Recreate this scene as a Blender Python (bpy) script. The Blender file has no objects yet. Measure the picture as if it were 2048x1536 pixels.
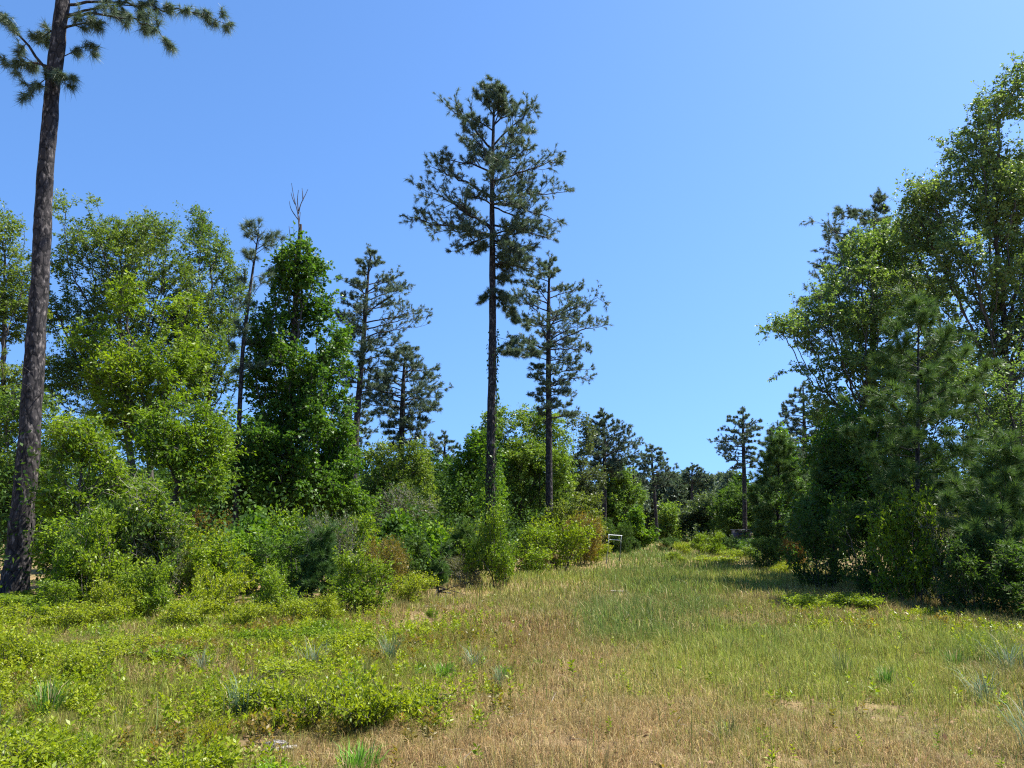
import bpy, math, random
import numpy as np
from mathutils import Vector

SEED = 11
rng = np.random.default_rng(SEED)
scene = bpy.context.scene
COL = scene.collection
f32 = np.float32

# ------------------------------------------------------------------ camera
FPX, CX, CY, HORIZON = 1480.0, 1024.0, 768.0, 1065.0
PITCH = math.atan((HORIZON - CY) / FPX)
EYE = np.array([0.0, 0.0, 1.7])
cam_d = bpy.data.cameras.new("camera")
cam_d.sensor_width = 36.0
cam_d.lens = FPX / 2048.0 * 36.0
cam_d.clip_start, cam_d.clip_end = 0.05, 4000.0
cam = bpy.data.objects.new("camera", cam_d)
cam.location = EYE
cam.rotation_euler = (math.pi / 2 + PITCH, 0, 0)
COL.objects.link(cam)
scene.camera = cam


def W(px, py, d):
    """World point whose depth (world Y) is d, seen at photo pixel (px, py)."""
    cx, cy = (px - CX) / FPX, (CY - py) / FPX
    cp, sp = math.cos(PITCH), math.sin(PITCH)
    dy, dz = cp - cy * sp, sp + cy * cp
    t = d / dy
    return np.array([cx * t, d, EYE[2] + dz * t])


def XW(px, d):
    return (px - CX) / FPX * d / 1.02


GPX = 1.768 * FPX          # depth of a ground point = GPX / pixels below the horizon


def mpp(d):
    return d / FPX


# ------------------------------------------------------------------ noise
def _h(i, j, k, s):
    n = (i * 374761393 + j * 668265263 + k * 1274126177 + s * 974634541) & 0x7FFFFFFF
    n = ((n ^ (n >> 13)) * 1274126177) & 0x7FFFFFFF
    n = n ^ (n >> 16)
    return (n & 0xFFFF) / 65535.0


def vnoise(P, s=0):
    P = np.asarray(P, dtype=np.float64)
    if P.shape[-1] == 2:
        P = np.concatenate([P, np.zeros(P.shape[:-1] + (1,))], -1)
    i = np.floor(P).astype(np.int64)
    u = P - i
    u = u * u * (3 - 2 * u)
    r = 0
    for a in (0, 1):
        for b in (0, 1):
            for c in (0, 1):
                w = (u[..., 0] if a else 1 - u[..., 0]) * (u[..., 1] if b else 1 - u[..., 1]) * (u[..., 2] if c else 1 - u[..., 2])
                r = r + w * _h(i[..., 0] + a, i[..., 1] + b, i[..., 2] + c, s)
    return r


def fbm(P, s=0, o=3):
    P = np.asarray(P, dtype=np.float64)
    return sum(vnoise(P * 2 ** k, s + k * 7) / 2 ** k for k in range(o)) / sum(1 / 2 ** k for k in range(o))


def H(x, y):
    """Ground height."""
    x, y = np.asarray(x, float), np.asarray(y, float)
    P = np.stack([x, y], -1)
    near = np.clip(np.hypot(x, y) / 6.0, 0, 1)
    h = (vnoise(P / 7.0, 3) - 0.5) * 0.22 + (vnoise(P / 1.7, 5) - 0.5) * 0.07
    h = h + 0.35 * np.exp(-(((x - 15) / 9) ** 2 + ((y - 92) / 14) ** 2))
    return h * near


def unit(v):
    return v / np.maximum(np.linalg.norm(v, axis=-1, keepdims=True), 1e-9)


# ------------------------------------------------------------------ mesh helpers
def mesh_np(name, V, faces, mat=None, attrs=None, smooth=False):
    me = bpy.data.meshes.new(name)
    V = np.ascontiguousarray(V, dtype=f32)
    faces = [np.asarray(f, dtype=np.int32) for f in (faces if isinstance(faces, list) else [faces]) if len(f)]
    me.vertices.add(len(V))
    me.vertices.foreach_set("co", V.ravel())
    loops = np.concatenate([f.ravel() for f in faces])
    sizes = np.concatenate([np.full(len(f), f.shape[1], np.int32) for f in faces])
    starts = np.concatenate([[0], np.cumsum(sizes)[:-1]]).astype(np.int32)
    me.loops.add(len(loops))
    me.loops.foreach_set("vertex_index", loops)
    me.polygons.add(len(sizes))
    me.polygons.foreach_set("loop_start", starts)
    if smooth:
        me.polygons.foreach_set("use_smooth", np.ones(len(sizes), dtype=bool))
    for nm, (typ, dom, arr) in (attrs or {}).items():
        at = me.attributes.new(nm, typ, dom)
        arr = np.ascontiguousarray(arr, dtype=f32)
        at.data.foreach_set("color" if typ == "FLOAT_COLOR" else "value", arr.ravel())
    me.update(calc_edges=True)
    if mat:
        me.materials.append(mat)
    return me


def link(name, me, parent=None, color=None):
    o = bpy.data.objects.new(name, me)
    COL.objects.link(o)
    if parent is not None:
        o.parent = parent
    if color is not None:
        o.color = (*color, 1)
    return o


def tag(o, label=None, cat=None, group=None, kind=None):
    if label: o["label"] = label
    if cat: o["category"] = cat
    if group: o["group"] = group
    if kind: o["kind"] = kind
    return o


def thing(name, loc, label, cat, group=None):
    o = bpy.data.objects.new(name, None)
    o.empty_display_size = 0.2
    COL.objects.link(o)
    o.location = loc
    return tag(o, label, cat, group)


def tube(path, radii, sides=12, rough=0.0, seed=0, cap=True):
    """Continuous tapered tube along a polyline."""
    path = np.asarray(path, float)
    radii = np.asarray(radii, float)
    n = len(path)
    T = unit(np.gradient(path, axis=0))
    ref = np.array([1.0, 0.0, 0.0])
    A = unit(np.cross(T, ref) + 1e-6)
    B = np.cross(T, A)
    th = np.linspace(0, 2 * np.pi, sides, endpoint=False)
    ring = np.cos(th)[None, :, None] * A[:, None, :] + np.sin(th)[None, :, None] * B[:, None, :]
    r = radii[:, None] * np.ones((1, sides))
    if rough:
        P = path[:, None, :] + ring * radii[:, None, None]
        r = r * (1 + rough * (vnoise(P * np.array([5, 5, 1.6]), seed) - 0.5) * 2 + rough * (vnoise(P * np.array([14, 14, 5]), seed + 3) - 0.5))
    V = (path[:, None, :] + ring * r[:, :, None]).reshape(-1, 3)
    i = np.arange(n - 1)[:, None] * sides
    j = np.arange(sides)[None, :]
    k = (j + 1) % sides
    F = np.stack([i + j, i + k, i + sides + k, i + sides + j], -1).reshape(-1, 4)
    return V, F


def resample(path, radii, step):
    path, radii = np.asarray(path, float), np.asarray(radii, float)
    s = np.concatenate([[0], np.cumsum(np.linalg.norm(np.diff(path, axis=0), axis=1))])
    m = max(3, int(s[-1] / step))
    q = np.linspace(0, s[-1], m)
    # smooth interpolation: linear then a light moving average
    P = np.stack([np.interp(q, s, path[:, k]) for k in range(3)], -1)
    R = np.interp(q, s, radii)
    for _ in range(3):
        P[1:-1] = 0.25 * P[:-2] + 0.5 * P[1:-1] + 0.25 * P[2:]
    return P, R


def frustums(p, q, r0, r1, sides=5):
    """Many independent tapered segments in one go."""
    p, q = np.asarray(p, float), np.asarray(q, float)
    n = len(p)
    if n == 0:
        return np.zeros((0, 3)), np.zeros((0, 4), int)
    T = unit(q - p)
    ref = np.where(np.abs(T[:, 2:3]) > 0.9, np.array([[1.0, 0, 0]]), np.array([[0, 0, 1.0]]))
    A = unit(np.cross(T, ref))
    B = np.cross(T, A)
    th = np.linspace(0, 2 * np.pi, sides, endpoint=False)
    ring = np.cos(th)[None, :, None] * A[:, None, :] + np.sin(th)[None, :, None] * B[:, None, :]
    V = np.concatenate([p[:, None, :] + ring * np.asarray(r0)[:, None, None], q[:, None, :] + ring * np.asarray(r1)[:, None, None]], 1)
    i = np.arange(n)[:, None] * (2 * sides)
    j = np.arange(sides)[None, :]
    k = (j + 1) % sides
    F = np.stack([i + j, i + k, i + sides + k, i + sides + j], -1).reshape(-1, 4)
    return V.reshape(-1, 3), F


def merge(parts):
    Vs, Fs, off = [], [], 0
    for V, F in parts:
        Vs.append(V)
        Fs.append(np.asarray(F) + off)
        off += len(V)
    return np.concatenate(Vs), np.concatenate(Fs)


def leaves(P, axis, L, rg, wid=0.5, up=0.55, fold=0.12, droop=0.1):
    """Folded diamond leaves: one quad each."""
    n = len(P)
    L = np.broadcast_to(L, (n,)) * rg.uniform(0.65, 1.25, n)
    ax = unit(axis)
    nr = np.array([0, 0, 1.0]) * up + rg.normal(0, 1, (n, 3)) * (1 - up)
    sd = unit(np.cross(nr, ax))
    nr = np.cross(ax, sd)
    w = L * wid * rg.uniform(0.8, 1.2, n)
    mid = P + ax * (L * 0.45)[:, None]
    lift = nr * (w * fold)[:, None]
    V = np.stack([P, mid + sd * (w / 2)[:, None] + lift, P + ax * L[:, None] - np.array([0, 0, 1.0]) * (L * droop)[:, None], mid - sd * (w / 2)[:, None] + lift], 1)
    return V.reshape(-1, 3), np.arange(n * 4).reshape(-1, 4)


def needles(P, D, K, L, wid, rg, spread=0.75, back=0.9, droop=0.15):
    """Bundles of pine needles: K thin triangles round each tuft."""
    n = len(P)
    P = np.repeat(P, K, 0)
    D = np.repeat(unit(D), K, 0)
    m = n * K
    d = unit(D * rg.uniform(0.35, 1.0, (m, 1)) + unit(rg.normal(0, 1, (m, 3))) * spread)
    L = L * rg.uniform(0.7, 1.15, m) * np.repeat(rg.uniform(.6, 1.2, n), K)
    b = P - D * (L * back * rg.uniform(0, 1, m))[:, None]
    sd = unit(np.cross(d, rg.normal(0, 1, (m, 3))))
    tip = b + d * L[:, None] - np.array([0, 0, 1.0]) * (L * droop)[:, None]
    w = wid * rg.uniform(0.7, 1.3, m)
    V = np.stack([b + sd * (w / 2)[:, None], b - sd * (w / 2)[:, None], tip], 1)
    return V.reshape(-1, 3), np.arange(m * 3).reshape(-1, 3)


# ------------------------------------------------------------------ materials
def new_mat(name):
    m = bpy.data.materials.new(name)
    m.use_nodes = True
    nt = m.node_tree
    nt.nodes.clear()
    out = nt.nodes.new("ShaderNodeOutputMaterial")
    return m, nt, out


def N(nt, typ, **kw):
    n = nt.nodes.new(typ)
    for k, v in kw.items():
        if isinstance(k, str) and hasattr(n, k):
            setattr(n, k, v)
    return n


def ramp(nt, stops, interp="LINEAR"):
    r = nt.nodes.new("ShaderNodeValToRGB")
    r.color_ramp.interpolation = interp
    e = r.color_ramp.elements
    while len(e) < len(stops):
        e.new(0.5)
    for el, (p, c) in zip(e, stops):
        el.position = p
        el.color = (*c, 1)
    return r


def leaf_mat(name, stops, trans=0.38, tcol=(1.36, 1.4, 0.45), rough=0.42, spec=0.22):
    m, nt, out = new_mat(name)
    at = N(nt, "ShaderNodeAttribute", attribute_name="rnd")
    r = ramp(nt, stops)
    oi = N(nt, "ShaderNodeObjectInfo")
    mul = N(nt, "ShaderNodeMix", data_type="RGBA", blend_type="MULTIPLY")
    mul.inputs["Factor"].default_value = 1.0
    nt.links.new(at.outputs["Fac"], r.inputs["Fac"])
    nt.links.new(r.outputs["Color"], mul.inputs["A"])
    nt.links.new(oi.outputs["Color"], mul.inputs["B"])
    col = mul.outputs["Result"]
    bs = N(nt, "ShaderNodeBsdfPrincipled")
    bs.inputs["Roughness"].default_value = rough
    bs.inputs["Specular IOR Level"].default_value = spec
    nt.links.new(col, bs.inputs["Base Color"])
    tm = N(nt, "ShaderNodeMix", data_type="RGBA", blend_type="MULTIPLY")
    tm.inputs["Factor"].default_value = 1.0
    tm.inputs["B"].default_value = (*tcol, 1)
    nt.links.new(col, tm.inputs["A"])
    tr = N(nt, "ShaderNodeBsdfTranslucent")
    nt.links.new(tm.outputs["Result"], tr.inputs["Color"])
    mx = N(nt, "ShaderNodeMixShader")
    mx.inputs["Fac"].default_value = trans
    nt.links.new(bs.outputs[0], mx.inputs[1])
    nt.links.new(tr.outputs[0], mx.inputs[2])
    nt.links.new(mx.outputs[0], out.inputs["Surface"])
    return m


def bark_mat(name, dark, mid, light, sx=9.0, sz=3.0, flake=0.5, bump=0.6):
    m, nt, out = new_mat(name)
    tc = N(nt, "ShaderNodeTexCoord")
    mp = N(nt, "ShaderNodeMapping")
    mp.inputs["Scale"].default_value = (sx, sx, sz)
    nt.links.new(tc.outputs["Object"], mp.inputs["Vector"])
    nz = N(nt, "ShaderNodeTexNoise")
    nz.inputs["Scale"].default_value = 2.2
    nz.inputs["Detail"].default_value = 4
    nt.links.new(mp.outputs[0], nz.inputs["Vector"])
    vo = N(nt, "ShaderNodeTexVoronoi", feature="DISTANCE_TO_EDGE")
    vo.inputs["Scale"].default_value = 1.4
    wob = N(nt, "ShaderNodeMix", data_type="VECTOR")
    wob.inputs["Factor"].default_value = 0.32
    nt.links.new(mp.outputs[0], wob.inputs["A"])
    nt.links.new(nz.outputs["Color"], wob.inputs["B"])
    nt.links.new(wob.outputs["Result"], vo.inputs["Vector"])
    v2 = N(nt, "ShaderNodeTexVoronoi")
    v2.inputs["Scale"].default_value = 1.4
    nt.links.new(wob.outputs["Result"], v2.inputs["Vector"])
    plates = ramp(nt, [(0.0, dark), (0.10, mid), (0.55, mid)])
    nt.links.new(vo.outputs["Distance"], plates.inputs["Fac"])
    flk = ramp(nt, [(0.55, (0, 0, 0)), (0.72, (1, 1, 1))])
    nt.links.new(nz.outputs["Fac"], flk.inputs["Fac"])
    sc = N(nt, "ShaderNodeMath", operation="MULTIPLY")
    sc.inputs[1].default_value = flake
    nt.links.new(flk.outputs["Color"], sc.inputs[0])
    mx = N(nt, "ShaderNodeMix", data_type="RGBA")
    mx.inputs["B"].default_value = (*light, 1)
    nt.links.new(sc.outputs[0], mx.inputs["Factor"])
    nt.links.new(plates.outputs["Color"], mx.inputs["A"])
    bs = N(nt, "ShaderNodeBsdfPrincipled")
    bs.inputs["Roughness"].default_value = 0.9
    bs.inputs["Specular IOR Level"].default_value = 0.15
    nt.links.new(mx.outputs["Result"], bs.inputs["Base Color"])
    bp = N(nt, "ShaderNodeBump")
    bp.inputs["Strength"].default_value = bump
    bp.inputs["Distance"].default_value = 0.06
    nt.links.new(vo.outputs["Distance"], bp.inputs["Height"])
    nt.links.new(bp.outputs[0], bs.inputs["Normal"])
    nt.links.new(bs.outputs[0], out.inputs["Surface"])
    return m


def plain_mat(name, col, rough=0.6, var=0.15, scale=8.0, metal=0.0):
    m, nt, out = new_mat(name)
    tc = N(nt, "ShaderNodeTexCoord")
    nz = N(nt, "ShaderNodeTexNoise")
    nz.inputs["Scale"].default_value = scale
    nz.inputs["Detail"].default_value = 5
    nt.links.new(tc.outputs["Object"], nz.inputs["Vector"])
    r = ramp(nt, [(0.3, tuple(c * (1 - var) for c in col)), (0.7, tuple(min(1, c * (1 + var)) for c in col))])
    nt.links.new(nz.outputs["Fac"], r.inputs["Fac"])
    bs = N(nt, "ShaderNodeBsdfPrincipled")
    bs.inputs["Roughness"].default_value = rough
    bs.inputs["Metallic"].default_value = metal
    nt.links.new(r.outputs["Color"], bs.inputs["Base Color"])
    nt.links.new(bs.outputs[0], out.inputs["Surface"])
    return m


M = {}
M["oak"] = leaf_mat("oak_leaf", [(0, (.048, .090, .020)), (.5, (.102, .162, .032)), (1, (.180, .230, .046))])
M["bay"] = leaf_mat("bay_leaf", [(0, (.045, .092, .010)), (.5, (.120, .196, .015)), (1, (.250, .325, .022))], trans=.42)
M["gum"] = leaf_mat("sweetgum_leaf", [(0, (.030, .082, .013)), (.5, (.058, .132, .018)), (1, (.115, .195, .026))])
M["birch"] = leaf_mat("pale_leaf", [(0, (.072, .128, .050)), (.5, (.142, .212, .074)), (1, (.225, .295, .110))], spec=.3)
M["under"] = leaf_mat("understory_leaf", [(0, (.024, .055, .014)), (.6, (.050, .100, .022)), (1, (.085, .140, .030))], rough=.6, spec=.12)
M["bright"] = leaf_mat("bright_leaf", [(0, (.078, .135, .009)), (.5, (.175, .235, .012)), (1, (.330, .360, .024))], trans=.42)
M["red"] = leaf_mat("bronze_leaf", [(0, (.085, .095, .022)), (.5, (.150, .125, .029)), (1, (.245, .145, .039))])
M["grey"] = leaf_mat("greygreen_leaf", [(0, (.050, .074, .038)), (.5, (.084, .112, .053)), (1, (.125, .150, .070))])
M["needle"] = leaf_mat("pine_needle", [(0, (.058, .096, .062)), (.5, (.098, .142, .090)), (1, (.152, .192, .115))], trans=.28, tcol=(1.1, 1.15, .7), rough=.5, spec=.35)
M["young"] = leaf_mat("young_pine_needle", [(0, (.042, .095, .024)), (.5, (.078, .145, .034)), (1, (.125, .190, .046))], trans=.3, tcol=(1.2, 1.2, .7), rough=.5, spec=.3)
M["pinebark"] = bark_mat("pine_bark", (.008, .008, .009), (.036, .032, .032), (.20, .175, .16), 6.0, 2.6, .9, 1.0)
M["greybark"] = bark_mat("grey_bark", (.030, .027, .024), (.085, .075, .065), (.18, .165, .15), 9, 3, .4, .5)
M["deadwood"] = bark_mat("dead_wood", (.025, .020, .018), (.075, .062, .056), (.22, .19, .17), 12, 2, .5, .5)
M["paletwig"] = bark_mat("pale_twig", (.12, .11, .09), (.25, .22, .19), (.36, .33, .29), 12, 2, .5, .4)


# ------------------------------------------------------------------ broadleaf trees
def colonize(A, nodes0, par0, D, dk, rg, iters=220, trop=0.08, jit=0.18):
    cap = 24000
    Nn = np.zeros((cap, 3))
    par = np.full(cap, -1, np.int64)
    cc = np.zeros(cap, np.int64)
    n = len(nodes0)
    Nn[:n] = nodes0
    par[:n] = par0
    nd = np.full(len(A), 1e18)
    ni = np.zeros(len(A), np.int64)

    def upd(a, b):
        nonlocal nd, ni
        d2 = ((A[:, None, :] - Nn[None, a:b, :]) ** 2).sum(-1)
        k = d2.argmin(1)
        v = d2[np.arange(len(A)), k]
        m = v < nd
        nd = np.where(m, v, nd)
        ni = np.where(m, k + a, ni)

    upd(0, n)
    for _ in range(iters):
        keep = nd > dk * dk
        A, nd, ni = A[keep], nd[keep], ni[keep]
        if len(A) == 0:
            break
        dv = (A - Nn[ni]) / np.sqrt(nd)[:, None]
        S = np.zeros((n, 3))
        np.add.at(S, ni, dv)
        u = np.unique(ni)
        u = u[cc[u] < 3]
        if len(u) == 0 or n + len(u) > cap:
            break
        v = unit(unit(S[u]) + np.array([0, 0, trop]) + rg.normal(0, jit, (len(u), 3)))
        Nn[n:n + len(u)] = Nn[u] + v * D
        par[n:n + len(u)] = u
        cc[u] += 1
        upd(n, n + len(u))
        n += len(u)
    return Nn[:n], par[:n]


def tips(par):
    n = len(par)
    cnt = np.zeros(n)
    has = np.zeros(n, bool)
    has[par[par >= 0]] = True
    cnt[~has] = 1
    for i in range(n - 1, 0, -1):
        if par[i] >= 0:
            cnt[par[i]] += cnt[i]
    return cnt


def sample_ells(ells, n, rg, shell=0.45, gap=0.0, gs=1.2, seed=0):
    """Random points in a union of ellipsoids (c, r), biased outwards, with noise gaps."""
    vol = np.array([e[1][0] * e[1][1] * e[1][2] for e in ells]) ** 0.8
    pick = rg.choice(len(ells), size=n * 3, p=vol / vol.sum())
    c = np.array([e[0] for e in ells])[pick]
    r = np.array([e[1] for e in ells])[pick]
    u = unit(rg.normal(0, 1, (n * 3, 3)))
    Q = c * 3.1 + u * 1.5
    mult = .22 + .85 * vnoise(Q, seed + 1) + .75 * vnoise(Q * 2.7, seed + 2)
    P = c + u * r * (rg.uniform(0, 1, (n * 3, 1)) ** shell) * mult[:, None]
    if gap > 0:
        P = P[vnoise(P / gs, seed) + .35 * (vnoise(P / (gs * .35), seed + 5) - .5) > gap + .06]
    P = P[P[:, 2] > 0.15]
    return P[:n]


def grow(base, path, ells, rg, n_attr=900, step=0.3, r0=0.15, leaf=0.12, per=10, twig_cnt=12, gap=0.36, gs=1.3,
         wid=0.5, up=0.5, sides=5, tip_r=0.006, spread=None, shell=0.45, stems=None, trop=0.08, shoots=.3):
    """Grow a woody skeleton into the ellipsoids; returns wood (V, F) and leaf (V, F, rnd)."""
    n_attr, per, r0, step = int(n_attr * 5), int(per * 1.0), r0 * .68, step * .66
    A = sample_ells(ells, n_attr, rg, shell=shell, gap=gap, gs=gs, seed=int(rg.integers(1e6)))
    if stems is None:
        P, _ = resample(path, np.ones(len(path)), step)
        nodes0, par0 = P, np.arange(-1, len(P) - 1)
    else:
        nodes0, par0 = np.asarray(stems, float), np.full(len(stems), -1)
    nodes, par = colonize(A, nodes0, par0, step, step * 1.05, rg, trop=trop)
    cnt = tips(par)
    top = max(2.0, cnt.max())
    ex = math.log(r0 / tip_r) / math.log(top)
    rad = tip_r * cnt ** ex
    has = par >= 0
    i = np.nonzero(has)[0]
    p = par[i]
    ra = np.minimum(rad[p], rad[i] * 1.25)
    thin = rad[i] < 0.010
    w1 = frustums(nodes[p][~thin], nodes[i][~thin], ra[~thin], rad[i][~thin], sides)
    w2 = frustums(nodes[p][thin], nodes[i][thin], ra[thin], rad[i][thin], 3)
    wood = merge([w1, w2])
    tw = i[cnt[i] <= twig_cnt]
    tw = tw[rg.uniform(0, 1, len(tw)) < .6]
    leaf = leaf * 1.2
    d = unit(nodes[tw] - nodes[par[tw]])
    K = int(per * 1.25)
    spread = spread or leaf * .75
    base_p = np.repeat(nodes[tw], K, 0)
    dd = np.repeat(d, K, 0)
    t = rg.uniform(0, 1, (len(base_p), 1))
    off = unit(rg.normal(0, 1, (len(base_p), 3)))
    off[:, 2] *= 0.55
    pos = base_p - dd * t * step * .5 + off * rg.uniform(0.1, 1, (len(base_p), 1)) * spread
    ax = unit(dd * 0.5 + off * 0.9 + np.array([0, 0, -0.12]))
    # longer leafy shoots that break the outline
    tp = i[(cnt[i] <= 1)]
    tp = tp[rg.uniform(0, 1, len(tp)) < shoots]
    sdir = unit(unit(nodes[tp] - nodes[par[tp]]) + rg.normal(0, .35, (len(tp), 3)) + np.array([0, 0, .3]))
    slen = step * rg.uniform(1.0, 4.2, len(tp))
    wood = merge([wood, frustums(nodes[tp], nodes[tp] + sdir * slen[:, None], np.full(len(tp), tip_r), np.full(len(tp), tip_r * .5), 3)])
    K2 = int(per * 1.1)
    st = rg.uniform(.1, 1, (len(tp) * K2, 1))
    so_ = unit(rg.normal(0, 1, (len(tp) * K2, 3)))
    sp = np.repeat(nodes[tp], K2, 0) + np.repeat(sdir * slen[:, None], K2, 0) * st + so_ * leaf * .5
    pos = np.concatenate([pos, sp])
    ax = np.concatenate([ax, unit(np.repeat(sdir, K2, 0) * .5 + so_)])
    LV, LF = leaves(pos, ax, leaf, rg, wid=wid, up=up)
    # leaf age: new growth at the twig ends is paler; random per leaf with a clump component
    clump = vnoise(pos / 0.9, int(rg.integers(1e6)))
    young = np.concatenate([1 / np.repeat(cnt[tw], K), np.ones(len(sp))])
    rnd = np.clip(0.42 * rg.uniform(0, 1, len(pos)) + 0.45 * clump + 0.22 * young - 0.05, 0, 1)
    return wood, (LV, LF, rnd)


def E(px, py, rx, ry, d, do=0.0, rd=None):
    """Ellipsoid given by its photo outline at depth d + do."""
    dd = d + do
    m = mpp(dd)
    return (W(px, py, dd), np.array([rx * m, (rd if rd is not None else max(rx, ry) * 0.9) * m, ry * m]))


def finish(t, base, wood, fol, wood_mat, fol_mat, names=("trunk", "crown"), color=None):
    WV, WF = wood
    link(names[0], mesh_np(names[0], WV - base, WF, wood_mat, smooth=True), t)
    LV, LF, rnd = fol
    link(names[1], mesh_np(names[1], LV - base, LF, fol_mat, {"rnd": ("FLOAT", "FACE", rnd)}), t, color)


def broadleaf(name, label, cat, d, bx, ells, mat, group=None, bark="greybark", fork=None, color=None, r0=0.15, lean=0.0, **kw):
    rg = np.random.default_rng(abs(hash_str(label)) % 2 ** 31)
    x = XW(bx, d)
    base = np.array([x, d, float(H(x, d))])
    lo = min(e[0][2] - e[1][2] for e in ells)
    cx = np.mean([e[0] for e in ells], 0)
    fz = fork if fork is not None else max(0.25 * cx[2], lo + 0.3)
    top = base + (cx - base) * min(0.5, fz / max(cx[2], .1))
    top[2] = max(fz, base[2] + 0.4)
    mid = base * 0.5 + top * 0.5 + np.array([rg.normal(0, .06), rg.normal(0, .06), 0]) * fz
    wood, fol = grow(base, [base - [0, 0, .1], mid, top], ells, rg, r0=r0, **kw)
    t = thing(name, base, label, cat, group)
    finish(t, base, wood, fol, M[bark], M[mat], color=color)
    return t


def hash_str(s):
    h = 2166136261
    for ch in s:
        h = ((h ^ ord(ch)) * 16777619) & 0xFFFFFFFF
    return h


# ------------------------------------------------------------------ pines
class Pine:
    def __init__(self, seed):
        self.rg = np.random.default_rng(seed)
        self.seg = []      # p, q, r0, r1
        self.tp, self.td = [], []

    def limb(self, p0, p1, r, arch=0.1, nsec=10, sec=0.35, tufts=3, start=0.25, up=0.35):
        rg = self.rg
        p0, p1 = np.asarray(p0, float), np.asarray(p1, float)
        L = np.linalg.norm(p1 - p0)
        c = (p0 + p1) / 2 + np.array([rg.normal(0, .04), rg.normal(0, .04), arch]) * L
        k = max(4, int(L / 0.35))
        t = np.linspace(0, 1, k + 1)[:, None]
        P = (1 - t) ** 2 * p0 + 2 * t * (1 - t) * c + t ** 2 * p1
        P[1:] += rg.normal(0, .02 * L, (k, 3)) * np.linspace(.3, 1, k)[:, None]
        R = r * (1 - np.linspace(0, 1, k + 1) * 0.8)
        for i in range(k):
            self.seg.append((P[i], P[i + 1], R[i], R[i + 1]))
        side = 1
        for s in np.sort(rg.uniform(start, 1.0, nsec)):
            i = min(k - 1, int(s * k))
            q = P[i] + (P[i + 1] - P[i]) * (s * k - i)
            tg = unit(P[i + 1] - P[i])
            lat = unit(np.cross(tg, [0, 0, 1.0])) * side
            side = -side
            dv = unit(tg * rg.uniform(.3, .9) + lat * rg.uniform(.3, 1.0) + np.array([0, 0, rg.normal(up, .3)]))
            ls = sec * rg.uniform(.5, 1.2) * (1.1 - 0.28 * s)
            self.branchlet(q, dv, ls, R[i] * .4, tufts)
        self.branchlet(P[-1], unit(P[-1] - P[-2] + [0, 0, .1]), sec * .4, R[-1], max(2, tufts - 1))

    def branchlet(self, q, dv, ls, r, tufts):
        rg = self.rg
        tufts += 2
        m = q + dv * ls * .5
        e = m + unit(dv + np.array([0, 0, .35]) + rg.normal(0, .2, 3)) * ls * .5
        r = max(.005, r)
        self.seg.append((q, m, r, r * .8))
        self.seg.append((m, e, r * .8, r * .5))
        self.tp.append(e)
        self.td.append(unit(e - m))
        for _ in range(tufts - 1):
            s = rg.uniform(.35, 1)
            b = m + (e - m) * (s * 2 - 1) if s > .5 else q + dv * ls * s
            dd = unit(dv + rg.normal(0, .75, 3) + [0, 0, .35])
            l2 = ls * rg.uniform(.25, .5)
            self.seg.append((b, b + dd * l2, r * .6, r * .4))
            self.tp.append(b + dd * l2)
            self.td.append(dd)

    def build(self, label, name, base, path, radii, cat="tree", group=None, K=26, nl=.2, nw=.012, mat="needle", color=None,
              sides=14, spread=.62, droop=.15, bark="pinebark", step=.3, rough=.06):
        rg = self.rg
        K, nw = int(K * 1.35), nw * 1.3
        P, R = resample(path, radii, step)
        tv = tube(P, R, sides, rough, int(rg.integers(1e5)))
        low = min([v[0][2] for v in self.seg] or [P[-1, 2]])
        for _ in range(9):
            zz = rg.uniform(base[2] + .35 * (low - base[2]), low + .15 * (P[-1, 2] - low))
            q = at_height(P, zz)
            a_ = rg.uniform(0, 6.28)
            dv = np.array([math.cos(a_), math.sin(a_), rg.uniform(-.3, .4)])
            l_ = rg.uniform(.25, .9)
            e = q + dv * l_
            self.seg.append((q, e, .018, .008))
            if l_ > .5:
                self.seg.append((e, e + (dv + rg.normal(0, .5, 3)) * l_ * .5, .008, .004))
        s = self.seg
        parts = [tv]
        if s:
            a = [np.array(v) for v in zip(*s)]
            parts.append(frustums(a[0], a[1], a[2], a[3], 5))
        V, F = merge(parts)
        t = thing(name, base, label, cat, group)
        link("trunk", mesh_np("trunk", V - base, F, M[bark], smooth=True), t)
        if self.tp:
            tp, td = np.array(self.tp), np.array(self.td)
            NV, NF = needles(tp, td, K, nl, nw, rg, spread=spread, droop=droop)
            cl = np.repeat(rg.uniform(0, 1, len(tp)), K)
            rnd = np.clip(.5 * cl + .5 * rg.uniform(0, 1, len(NF)), 0, 1)
            link("crown", mesh_np("crown", NV - base, NF, M[mat], {"rnd": ("FLOAT", "FACE", rnd)}), t, color)
        return t


def trunk_px(d, pts, top_extra=None):
    """pts: (px, py, half width px). Ground end first."""
    P = np.array([W(x, y, d) for x, y, _ in pts])
    R = np.array([h * mpp(d) for _, _, h in pts])
    g = float(H(P[0, 0], d))
    P[0, 2] = g - 0.1
    base = np.array([P[0, 0], d, g])
    return base, P, R


def at_height(P, z):
    o = np.argsort(P[:, 2])
    return np.array([np.interp(z, P[o, 2], P[o, k]) for k in range(3)])


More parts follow.
